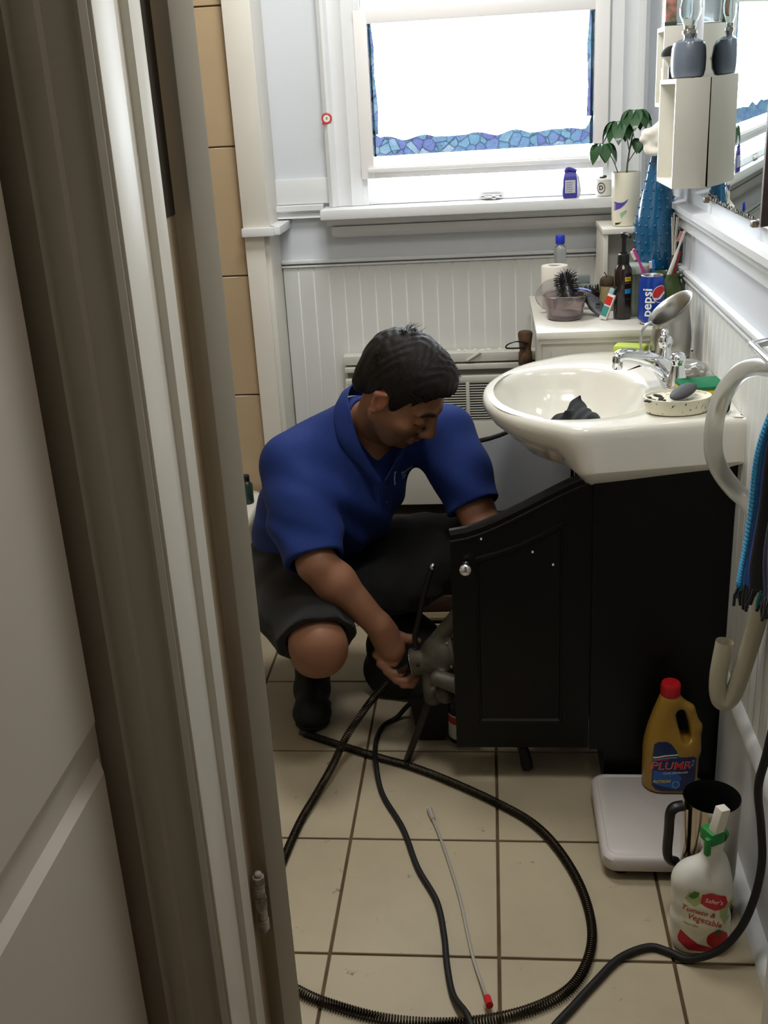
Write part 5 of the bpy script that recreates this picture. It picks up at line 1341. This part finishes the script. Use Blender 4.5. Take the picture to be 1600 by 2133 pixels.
for j in range(0, ns_):
    p = towel_pt(nt_ - 1, j); q = p + Vector((random.uniform(-.008, .004), random.uniform(-.004, .010), -random.uniform(.022, .042)))
    (t2 if j % 7 == 0 else t).tube([p + Vector((.003, 0, .004)), p.lerp(q, .5) + Vector((random.uniform(-.003, .003), random.uniform(-.003, .003), 0)), q], .0028, 6)
part(tw, 'fringe', t, mat('towel_8_9_14', (8, 9, 14), .95), kind='stuff'); part(tw, 'fringe', t2, TQ, label='turquoise yarn ends', kind='stuff')

# bathtub along the left wall, behind the door
tub = thing('bathtub', 'white bathtub along the tiled left wall behind the open door', 'bathtub', (-1.07, 2.5, 0))
def tr(i, z, r=.05): return rrect(XL + .016 + i, -.715 - i, 1.88 + i, 3.10 - i, max(r - i * .3, .02), z)
t = MB(); t.loft([tr(.005, 0), tr(.005, .33), tr(0, .345), tr(.0, .368), tr(.006, .375), tr(.06, .375), tr(.075, .363), tr(.11, .18), tr(.16, .12), tr(.25, .11)], True, True, True)
part(tub, 'shell', t, CERAM, angle=50)
part(tub, 'drain', MB().lathe([(.03, .111), (.03, .114), (.02, .1145)], (-1.08, 2.85, 0), 18), CHROME)
shp = thing('shampoo_bottle', 'small dark green bottle standing on the bathtub rim behind the man', 'bottle', (-.742, 2.98, .375))
part(shp, 'body', MB().lathe([(.016, .3755), (.018, .379), (.018, .435), (.010, .446)], (-.742, 2.98, 0), 20), mat('dark_green_bottle', (34, 54, 48), .3))
part(shp, 'cap', MB().lathe([(.010, .445), (.011, .447), (.011, .462), (.009, .465)], (-.742, 2.98, 0), 18), BLACKP)
# folded mat in front of the heater
fm = thing('folded_mat', 'folded dark brown bath mat with pale tan edge on the floor before the heater', 'mat', (-.10, 3.0, 0))
def arc_mat(x0, x1, yf, yb, z0, z1, bow):
    rows = []
    for i in range(17):
        u = i / 16; x = x0 + (x1 - x0) * u; dz = bow * (u * 2 - .4) ** 2 * (1 if u > .2 else .3)
        rows.append([(x, yf, z0 + dz), (x, yf - .006, (z0 + z1) / 2 + dz), (x, yf, z1 + dz), (x, yb, z1 + dz), (x, yb, z0 + dz)])
    return MB().loft(rows, True, True, True)
part(fm, 'pale_edge', arc_mat(-.315, .10, 2.905, 3.19, .010, .034, .006), mat('tan_trim', (150, 134, 104), .8))
part(fm, 'base', arc_mat(-.32, .10, 2.91, 3.19, .0005, .011, .006), mat('dark_mat_back', (34, 28, 24), .8))
part(fm, 'pile', arc_mat(-.31, .10, 2.915, 3.19, .034, .085, .006), mat('brown_pile', (64, 42, 32), .95, bump=(200, .9)))

# ================================================================== THE MAN
HC = np.array((-.202, 2.325, .888))
HR = np.array([[0.702, 0.427, 0.569], [-0.253, 0.898, -0.361], [-0.665, 0.109, 0.739]])
HS = 1.03
def hl(p): return HC + HR @ (np.array(p, float) * HS)
nb = np.array((-.290, 2.445, .770))
sR, eR, wR = np.array((-.490, 2.395, .690)), np.array((-.408, 2.215, .512)), np.array((-.272, 2.214, .352))
sL, eL, wL = np.array((-.120, 2.540, .715)), np.array((-.022, 2.40, .505)), np.array((.085, 2.345, .345))
pel = np.array((-.505, 2.555, .370))
hipR, kneeR, ankR = np.array((-.530, 2.50, .360)), np.array((-.405, 2.140, .345)), np.array((-.488, 2.478, .105))
hipL, kneeL, ankL = np.array((-.410, 2.60, .350)), np.array((.045, 2.475, .440)), np.array((.030, 2.600, .100))
man = thing('person', 'man in blue polo shirt and dark shorts crouching, gripping a drain machine', 'person', (-.45, 2.45, 0))

S = SDF((-.72, 1.98, .02), (.20, 2.92, 1.06), .0030)
# torso core
S.chain([pel, pel + (.045, -.02, .16), (-.365, 2.50, .64), nb], [.105, .10, .10, .055], k=.05)
S.cap(sR, sL, .052, .052, k=.05)
S.ell((-.350, 2.448, .61), (.112, .098, .120), k=.05).ell((-.318, 2.440, .650), (.090, .084, .078), k=.05)
S.cap((-.39, 2.49, .70), (-.31, 2.47, .755), .07, .06, k=.04)
S.cap(nb + (0, 0, -.02), hl((-.018, 0, -.05)), .055, .050, k=.03)
# head
S.ell(hl((-.012, 0, .032)), np.array((.094, .074, .088)) * HS, HR, k=.01)
S.ell(hl((.034, 0, -.030)), np.array((.056, .060, .082)) * HS, HR, k=.025)
S.ell(hl((.042, 0, -.082)), np.array((.040, .044, .034)) * HS, HR, k=.025)
S.ell(hl((.072, 0, -.102)), np.array((.016, .018, .014)) * HS, HR, k=.018)
for sd in (-1, 1):
    S.cap(hl((-.002, .052 * sd, -.062)), hl((.050, .030 * sd, -.098)), .016, .014, k=.02)      # jaw line
    S.ell(hl((.058, .044 * sd, -.028)), np.array((.022, .020, .018)) * HS, HR, k=.02)           # cheekbone
    S.cap(hl((.089, .014 * sd, .021)), hl((.072, .048 * sd, .020)), .0085, .008, k=.012)        # brow
    S.ell(hl((.0935, .030 * sd, -.004)), np.array((.008, .016, .010)) * HS, HR, k=.010, sub=True)
    S.ell(hl((.0775, .030 * sd, -.004)), np.array((.0135, .0145, .0125)) * HS, HR, k=.003)      # lid over the eye
    S.ell(hl((.100, .0125 * sd, -.040)), np.array((.010, .0075, .008)) * HS, HR, k=.006)        # nostril wing
    # ear
    S.ell(hl((-.008, .074 * sd, -.008)), np.array((.018, .008, .031)) * HS, HR, k=.006)
    S.cap(hl((-.006, .080 * sd, .018)), hl((-.022, .082 * sd, .006)), .0065, .006, k=.006)
    S.cap(hl((-.022, .082 * sd, .006)), hl((-.016, .079 * sd, -.024)), .006, .005, k=.006)
    S.ell(hl((-.010, .078 * sd, -.036)), np.array((.008, .005, .008)) * HS, HR, k=.005)
    S.ell(hl((-.006, .085 * sd, -.006)), np.array((.008, .006, .012)) * HS, HR, k=.005, sub=True)
S.cap(hl((.087, 0, .016)), hl((.110, 0, -.030)), .0095, .0115, k=.012)
S.ell(hl((.109, 0, -.034)), np.array((.012, .012, .010)) * HS, HR, k=.008)
S.cap(hl((.092, -.017, -.066)), hl((.092, .017, -.066)), .0055, k=.005).cap(hl((.098, -.006, -.065)), hl((.098, .006, -.065)), .005, k=.006)
S.cap(hl((.091, -.014, -.0775)), hl((.091, .014, -.0775)), .006, k=.006)
S.cap(hl((.100, -.019, -.0715)), hl((.100, .019, -.0715)), .0022, k=.003, sub=True)
# arms
S.chain([sR, (sR + eR) / 2, eR], [.058, .053, .043], k=.03)
S.chain([eR, eR + (wR - eR) * .3, wR], [.043, .046, .029], k=.02)
S.chain([sL, (sL + eL) / 2, eL], [.058, .053, .044], k=.03)
S.chain([eL, eL + (wL - eL) * .3, wL], [.044, .046, .029], k=.02)
# right hand closing on the machine collar
def fingers(points, rad, k=.004):
    for p in points: S.chain([np.array(q) for q in p], rad, k=k)
S.chain([wR, (-.262, 2.222, .325), (-.248, 2.222, .290)], [.030, .032, .030], k=.015)
S.ell((-.250, 2.220, .290), (.033, .022, .043), np.array([[.93, 0, -.37], [0, 1, 0], [.37, 0, .93]]), k=.012)
kn = [(-.282, 2.214, .276), (-.272, 2.206, .256), (-.258, 2.203, .238), (-.240, 2.204, .223)]
fin = []
for i, kq in enumerate(kn):
    kx, ky, kz = kq; L = (.9, 1.0, 1.0, .86)[i]
    S.ell(kq, (.0118, .0105, .0115), k=.004)
    fin.append([kq, (kx + .022 * L, ky - .006, kz - .022 * L), (kx + .046 * L, ky - .004, kz - .024 * L), (kx + .060 * L, ky + .004, kz - .012 * L)])
fingers(fin, [.0105, .0095, .0090, .0078], k=.002)
fingers([[(-.252, 2.228, .322), (-.226, 2.232, .312), (-.202, 2.236, .304), (-.185, 2.238, .298)]], [.0145, .0125, .0115, .009], k=.006)
# left hand on the far side of the machine
S.chain([wL, (.100, 2.338, .312), (.108, 2.33, .29)], [.029, .030, .026], k=.015)
fingers([[(.100 + .004 * i, 2.350 - .020 * i, .285), (.108 + .004 * i, 2.346 - .020 * i, .255), (.098 + .004 * i, 2.342 - .019 * i, .232), (.084 + .004 * i, 2.340 - .019 * i, .226)] for i in range(4)], [.0105, .0095, .009, .0075])
fingers([[(.088, 2.325, .315), (.070, 2.312, .292), (.062, 2.308, .27)]], [.0125, .011, .009], k=.006)
# legs
S.chain([hipR, (hipR + kneeR) / 2, kneeR], [.082, .074, .060], k=.03)
S.ell(kneeR + (0, -.010, .002), (.060, .052, .062), k=.03)
S.chain([kneeR + (0, .015, -.03), kneeR + (ankR - kneeR) * .35, ankR], [.056, .058, .038], k=.03)
S.chain([hipL, (hipL + kneeL) / 2, kneeL], [.082, .074, .060], k=.03)
S.chain([kneeL, kneeL + (ankL - kneeL) * .35, ankL], [.056, .057, .038], k=.03)
body_me = S.mesh('body', 1)
# skin colour per vertex: stubble, lips, brows, lash line
co = np.empty(len(body_me.vertices) * 3); body_me.vertices.foreach_get('co', co); co = co.reshape(-1, 3)
loc = ((co - HC) @ HR) / HS
skin = np.array(rgb(136, 94, 70)[:3]); stub = np.array(rgb(84, 63, 51)[:3]); lip = np.array(rgb(142, 88, 78)[:3]); brow = np.array(rgb(48, 34, 26)[:3]); pink = np.array(rgb(166, 100, 78)[:3])
def sst(a, b, v): t = np.clip((v - a) / (b - a), 0, 1); return t * t * (3 - 2 * t)
X_, Y_, Z_ = loc[:, 0], loc[:, 1], loc[:, 2]; AY_ = np.abs(Y_)
inhead = (np.abs(X_) < .16) & (AY_ < .11) & (Z_ > -.16) & (Z_ < .16)
colr = np.tile(skin, (len(co), 1))
def blend(mask, c): 
    global colr
    colr = colr * (1 - mask[:, None]) + c * mask[:, None]
beard = inhead * sst(-.035, -.065, Z_ + .25 * np.clip(.05 - X_, 0, .06)) * sst(-.03, .0, X_) * (1 - .0 * X_)
blend(beard * .75, stub)
blend(inhead * sst(.013, .009, np.hypot((AY_ - 0) * .6, Z_ + .0715)) * sst(.085, .092, X_) , lip)
bz = Z_ - (.024 - 2.0 * (AY_ - .032) ** 2 * 6)
blend(inhead * sst(.0065, .0035, np.abs(bz)) * sst(.010, .014, AY_) * sst(.056, .050, AY_) * sst(.06, .07, X_), brow)
blend(inhead * sst(.0030, .0015, np.abs(Z_ + .0115)) * sst(.017, .015, np.abs(AY_ - .030)) * sst(.07, .078, X_), brow)
blend(inhead * sst(.068, .075, AY_) * sst(-.05, -.03, Z_) * sst(.03, .015, np.abs(X_)) * .5, pink)
ca_ = body_me.color_attributes.new('col', 'FLOAT_COLOR', 'POINT')
ca_.data.foreach_set('color', np.concatenate([colr, np.ones((len(co), 1))], 1).astype(np.float32).ravel())
SKIN = mat_attr('skin', .55, bump=(180, .12))
part(man, 'body', body_me, SKIN)

# hair: shell over the skull with a clear hairline, clumped surface
Hh = SDF(tuple(HC - .16), tuple(HC + .17), .003)
Hh.ell(hl((-.013, 0, .040)), np.array((.104, .083, .094)) * HS, HR, k=0)
Hh.ell(hl((.035, 0, .078)), np.array((.055, .060, .042)) * HS, HR, k=.03)
Hh.ell(hl((-.075, 0, -.02)), np.array((.030, .056, .055)) * HS, HR, k=.03)
def hair_noise(x, y, z):
    P_ = [(x - HC[0]), (y - HC[1]), (z - HC[2])]
    u = [P_[0] * HR[0, i] + P_[1] * HR[1, i] + P_[2] * HR[2, i] for i in range(3)]
    a = np.sin(95 * u[1] + 18 * np.sin(40 * u[0])) * np.sin(42 * u[0] + 30 * u[2])
    b = np.sin(210 * u[1] + 60 * u[2] + 6 * np.sin(70 * u[0]))
    return .0005 * a + .0009 * b + .0007 * np.sin(330 * u[1] + 80 * u[0]) * np.sin(120 * u[0] + 90 * u[2]) - .0012
Hh.disp(hair_noise)
# keep hair above the hairline: forehead, temples, in front of and behind the ears
def cutl(p, n, k=.006):
    Hh.plane_cut(hl(p), HR @ np.array(n, float), k)
xg, yg, zg = Hh.ax[0][:, None, None], Hh.ax[1][None, :, None], Hh.ax[2][None, None, :]
U_ = [((xg - HC[0]) * HR[0, i] + (yg - HC[1]) * HR[1, i] + (zg - HC[2]) * HR[2, i]) / HS for i in range(3)]
ay = np.abs(U_[1])
front = -.85 * np.clip(ay - .040, 0, .05)
line = np.interp(U_[0], [-.12, -.060, -.044, -.030, -.018, .004, .012, .020, .030, .044, .060, .080], [-.080, -.070, -.045, .000, .026, .022, -.012, -.034, -.004, .040, .070, .080]) + np.where(U_[0] > .048, front, 0)
# smooth the line along x
for _ in range(2): pass
Hh.F = np.maximum(Hh.F, ((line - U_[2]) * .6).astype(np.float32))
HAIRM = mat('dark_brown_hair', (22, 17, 14), .62, spec=.2, bump=(260, .5))
hair = part(man, 'hair', Hh.mesh('hair', 2), HAIRM)
# loose strands: crown tuft, nape, front edge
def strands(n, gen, r0=.0011):
    t = MB()
    for _ in range(n):
        p, d, L = gen(); p = Vector(p); d = Vector(d).normalized(); bend = Vector((random.uniform(-1, 1), random.uniform(-1, 1), random.uniform(-.6, .6))) * L * .22
        t.tube([p - d * .004, p + d * L * .4 + bend * .3, p + d * L * .75 + bend * .8, p + d * L + bend * 1.3], [r0, r0 * .9, r0 * .6, r0 * .2], 4)
    return t
def top_gen():
    a, b = random.uniform(-1.3, 1.3), random.uniform(-1.1, .75)
    l = np.array((math.sin(b) * .098 * math.cos(a * .5), math.sin(a) * .078, .040 + .090 * math.cos(b) * math.cos(a)))
    p = hl(l); nrm = HR @ (l - np.array((-.013, 0, .04))); fl = HR @ np.array((.8, .25, -.1))
    return p, nrm / np.linalg.norm(nrm) * .16 + fl, random.uniform(.012, .020)
part(hair, 'strands', strands(900, top_gen), HAIRM, kind='stuff')
def tuft_gen():
    l = np.array((-.062 + random.uniform(-.014, .014), random.uniform(-.022, .022), .118 + random.uniform(-.006, .002)))
    return hl(l), HR @ np.array((random.uniform(-.2, .9), random.uniform(-.5, .8), .75)), random.uniform(.012, .024)
part(hair, 'crown_tuft', strands(70, tuft_gen, .0009), HAIRM, kind='stuff')

# polo shirt
h_ = .0042
T = SDF((-.76, 2.06, .26), (.08, 2.80, .90), h_)
T.chain([pel + (.0, .0, -.01), pel + (.035, -.02, .12), (-.385, 2.495, .60), (-.300, 2.455, .735)], [.135, .135, .135, .075], k=.06)
T.ell((-.36, 2.445, .60), (.125, .105, .125), k=.05).ell((-.318, 2.440, .650), (.098, .092, .085), k=.05)
T.cap(sR + (0, 0, -.002), sL + (0, 0, -.002), .060, .060, k=.06)
T.cap((-.425, 2.47, .690), (-.325, 2.47, .752), .088, .080, k=.05)
hemR = sR + (eR - sR) * .98; hemL = sL + (eL - sL) * .74
dR = (eR - sR) / np.linalg.norm(eR - sR); dL = (eL - sL) / np.linalg.norm(eL - sL)
T.chain([sR + (.012, 0, -.004), sR + (hemR - sR) * .5, hemR + dR * .03], [.066, .070, .073], k=.06)
T.chain([sL, sL + (hemL - sL) * .5, hemL + dL * .03], [.067, .069, .068], k=.05)
def folds(x, y, z):
    f = .0045 * np.sin(38 * x + 26 * z + 5 * np.sin(9 * y + 7 * z)) * np.clip(1.2 - np.abs(z - .5) * 3, .15, 1)
    f += .0035 * np.sin(30 * (x + .4) - 55 * z + 4 * np.sin(14 * x)) * np.clip(1 - np.abs(z - .42) * 5, 0, 1)
    f += .0035 * np.sin(62 * (x * .6 + y * .5 + z * .4) + 3 * np.sin(20 * z)) * np.clip(1 - np.hypot(x + .47, z - .58) * 5, 0, 1)
    return f
T.disp(folds)
T.plane_cut(hemR, dR, .003, hemR - .13, hemR + .13)
T.plane_cut(hemL, dL, .003, hemL - .12, hemL + .12)
T.cap(hemR - dR * .045, hemR + dR * .06, .058, .061, k=.004, sub=True)
T.cap(hemL - dL * .045, hemL + dL * .06, .054, .058, k=.004, sub=True)
# neck opening and open placket
chest_n = np.array((.42, -.90, .05)); chest_n /= np.linalg.norm(chest_n)
ntop = nb + (0, 0, -.012)
T.cap(ntop + (0, 0, -.02), ntop + (.05, -.06, .12), .060, .075, k=.008, sub=True)
T.cap(nb + chest_n * .080 + (0, 0, -.005), (-.252, 2.325, .668), .058, .016, k=.006, sub=True)
T.cap((-.285, 2.335, .752), (-.258, 2.325, .690), .040, .014, k=.004, sub=True)
T.plane_cut((-.5, 2.5, .300), (-.25, .1, -1), .006)
BLUE = mat('blue_polo_fabric', (2, 34, 97), .88, sheen=0, bump=(420, .25), noise=(3, .08))
shirt = part(man, 'polo_shirt', T.mesh('polo_shirt', 2), BLUE)
bvs = bvh_of(shirt)
c_in = [(-.259, 2.318, .672), (-.283, 2.328, .714), (-.309, 2.345, .761), (-.325, 2.375, .810), (-.338, 2.42, .846), (-.330, 2.475, .864), (-.295, 2.505, .862), (-.250, 2.500, .850), (-.215, 2.465, .825), (-.200, 2.41, .790), (-.207, 2.345, .745), (-.227, 2.330, .715), (-.251, 2.318, .675)]
c_out = [(-.273, 2.315, .655), (-.318, 2.330, .716), (-.355, 2.345, .764), (-.373, 2.380, .806), (-.378, 2.425, .830), (-.362, 2.495, .845), (-.305, 2.540, .842), (-.235, 2.535, .830), (-.180, 2.485, .800), (-.160, 2.41, .765), (-.172, 2.345, .722), (-.197, 2.328, .687), (-.239, 2.315, .657)]
ci = spline(c_in, 6); co_ = spline(c_out, 6); rows = []
for i in range(len(ci)):
    p, q = ci[i], co_[i]
    hit = bvs.find_nearest(q)
    if hit[0] is not None: q = hit[0] + hit[1] * .005 if hit[1].dot(q - hit[0] + hit[1] * .001) > 0 or True else q
    tg = (ci[min(i + 1, len(ci) - 1)] - ci[max(i - 1, 0)]).normalized(); nn = tg.cross(q - p).normalized()
    ctr = Vector((-.285, 2.44, .72))
    if nn.dot((p + q) / 2 - ctr) < 0: nn = -nn
    m = (p + q) / 2 + nn * .006
    rows.append([p, p + nn * .003, m + nn * .0025, q + nn * .003, q, m - nn * .0015])
part(shirt, 'collar', MB().loft(rows, True, True, True), BLUE, angle=70)
t = MB()
pl0 = [Vector((-.255 - .0 * k, 2.32, .664 - .022 * k)) for k in range(5)]
rows = []
for p in pl0:
    h1 = bvs.ray_cast(p + Vector((-.012, -.12, 0)), Vector((0, 1, 0))); h2 = bvs.ray_cast(p + Vector((.012, -.12, 0)), Vector((0, 1, 0)))
    if h1[0] is None or h2[0] is None: continue
    rows.append([h1[0] + Vector((0, .002, 0)), h1[0] - Vector((0, .0018, 0)), h2[0] - Vector((0, .0018, 0)), h2[0] + Vector((0, .002, 0))])
if len(rows) > 2:
    pk = part(shirt, 'placket', t.loft(rows, True, True, True), BLUE)
    for r_ in rows[1::2]:
        c_ = (Vector(r_[1]) + Vector(r_[2])) / 2
        part(pk, 'button', MB().ell(c_, (.0045, .0016, .0045), u=12, v=6), mat('navy_button', (10, 22, 60), .35))
lx_ = np.cross((0, 0, 1.0), -chest_n); lx_ /= np.linalg.norm(lx_)
def shirt_decal(name, bm2, org, m, off=.0010, tilt=.16):
    ux_ = Vector(lx_).normalized(); uz_ = Vector(-chest_n).cross(ux_) * -1
    uz_ = Vector(chest_n).cross(ux_).normalized()
    if uz_.z < 0: uz_ = -uz_
    for v in bm2.verts:
        x_, y_ = v.co.x, v.co.y; v.co = Vector((x_ * math.cos(tilt) - y_ * math.sin(tilt), x_ * math.sin(tilt) + y_ * math.cos(tilt), 0))
    d_ = ux_.cross(uz_)
    if d_.dot(Vector(chest_n)) < 0: ux_ = -ux_
    part(shirt, name, project(bm2, Vector(org) + Vector(chest_n) * .12, ux_, uz_, bvs, off), m)
EMB = mat('pale_embroidery', (176, 186, 206), .7)
SHIRT_LOGO = Vector((-.205, 2.40, .655))
shirt_decal('chest_lettering', text2d('Plumber', .0125, .012), SHIRT_LOGO + Vector((.012, 0, .006)), EMB)
shirt_decal('chest_lettering', text2d('On', .0115, .012), SHIRT_LOGO + Vector((.000, 0, -.006)), EMB)
shirt_decal('chest_emblem', poly2d([(-.002, -.016), (.001, -.016), (.003, -.004), (.008, .006), (.014, .011), (.009, .013), (.004, .012), (.006, .008), (.001, .002), (-.001, -.006)], .003), SHIRT_LOGO + Vector((-.036, -.012, .002)), EMB)

# shorts
Q = SDF((-.76, 2.04, .10), (.18, 2.86, .58), .0046)
Q.ell(pel + (.01, .0, -.02), (.150, .140, .120), k=0)
Q.chain([hipR + (0, .02, 0), (hipR + kneeR) / 2 + (0, 0, -.008), kneeR + (kneeR - hipR) * .04], [.118, .105, .090], k=.04)
Q.chain([hipL, (hipL + kneeL) / 2 + (0, 0, -.012), kneeL], [.115, .105, .092], k=.04)
Q.cap((-.33, 2.42, .335), (-.22, 2.44, .345), .07, .06, k=.05)
Q.disp(lambda x, y, z: .004 * np.sin(40 * x + 30 * y + 4 * np.sin(20 * z)) * np.sin(26 * y - 34 * z) + .002 * np.sin(90 * x - 60 * z))
kd = np.array((.12, -.86, -.22)); kd /= np.linalg.norm(kd)
kp = kneeR + (-.01, .012, .012)
kn_ = np.array((.22, -.80, -.62))
Q.plane_cut(kp, kn_, .004, kp - .17, kp + .17)
Q.cap(kneeR + (hipR - kneeR) * .16, kneeR + (kneeR - hipR) * .3, .068, .076, k=.004, sub=True)
kdl = (kneeL - hipL) / np.linalg.norm(kneeL - hipL)
Q.plane_cut(kneeL + kdl * .02, kdl, .004, kneeL - .10, kneeL + .16)
SHORT = mat('dark_charcoal_fabric', (19, 18, 18), .92, sheen=.05, bump=(350, .3))
part(man, 'shorts', Q.mesh('shorts', 2), SHORT)

# shoes
def shoe(ank, toe_dir, L, name, up_m, sole_m, heel=0.0):
    d = np.array((toe_dir[0], toe_dir[1], 0.0)); d /= np.linalg.norm(d); sd = np.array((-d[1], d[0], 0))
    a = np.array(ank, float); B = np.array((a[0], a[1], 0))
    def P(f, s_, z): return B + d * f + sd * s_ + np.array((0, 0, z + max(0, heel * (.06 - f) / .14)))
    K = SDF(np.minimum(P(-.09, 0, -.02), P(L, 0, -.02)) - .07, np.maximum(P(-.09, 0, .2), P(L, 0, .2)) + .07, .0038)
    K.cap(P(-.045, 0, .045), P(.03, 0, .05), .040, .043, k=.02).cap(P(.03, 0, .05), P(L - .05, .004, .040), .043, .040, k=.03).ell(P(L - .045, .004, .034), (.046, .046, .030), k=.03)
    K.cap(P(-.02, 0, .06), (a[0], a[1], a[2] + .03), .043, .042, k=.02)
    K.plane_cut(P(0, 0, .016), (0, 0, -1), .004) if heel == 0 else None
    fo = part(man, 'shoe', K.mesh('shoe', 2), up_m)
    K2 = SDF(np.minimum(P(-.09, 0, -.02), P(L, 0, -.02)) - .07, np.maximum(P(-.09, 0, .1), P(L, 0, .1)) + .07, .0038)
    for s_ in (-.014, .014):
        K2.cap(P(-.045, s_, .0125), P(.05, s_ * 1.2, .0125), .0122 + .022 * 0, k=.02)
        K2.cap(P(.05, s_ * 1.2, .0125), P(L - .035, s_ * 1.3, .0125), .0122, k=.02)
    K2.ell(P(-.04, 0, .0125), (.034, .034, .0122), k=.01).ell(P(L - .045, .004, .0125), (.046, .046, .0122), k=.01).ell(P(.05, 0, .0125), (.05, .042, .0122), k=.01)
    part(fo, 'sole', K2.mesh('sole', 2), sole_m)
    return fo
BSH = mat('black_shoe', (14, 14, 14), .6, bump=(120, .2))
shoe((-.492, 2.470, .085), (.10, -1), .175, 'shoe', BSH, mat('black_sole', (18, 17, 17), .7))
shoe((.030, 2.600, .085), (.75, -.66), .165, 'shoe', BSH, _M['black_sole'])
part(man, 'sock', MB().lathe([(.046, .075), (.046, .12), (.044, .155)], (ankR[0] - .002, ankR[1] - .012, 0), 24), BSH)
# bolts and flange of the machine, set screws of its collar
part(dm, 'flange', MB().lathe([(.046, 0), (.062, .001), (.062, .010), (.046, .011)], axv(-.105), 30, (axv(-.1) - axv(-.2)).to_track_quat('Z', 'Y').to_matrix()), IRON)
for k in range(6):
    qm = (axv(-.1) - axv(-.2)).to_track_quat('Z', 'Y').to_matrix()
    p = axv(-.105) + qm @ Vector((.054 * math.cos(k * PI / 3), .054 * math.sin(k * PI / 3), -.003))
    part(dm, 'bolt', MB().lathe([(.0055, 0), (.0055, .005)], p, 6, qm), STEEL)
for k in range(5):
    qm = (axv(-.1) - axv(-.2)).to_track_quat('Z', 'Y').to_matrix()
    a = k * 2 * PI / 5 + .4; p = axv(-.182) + qm @ Vector((.0328 * math.cos(a), .0328 * math.sin(a), 0))
    part(dm, 'set_screw', MB().ell(p, (.0042, .0042, .0042), u=10, v=6), BLACKP)
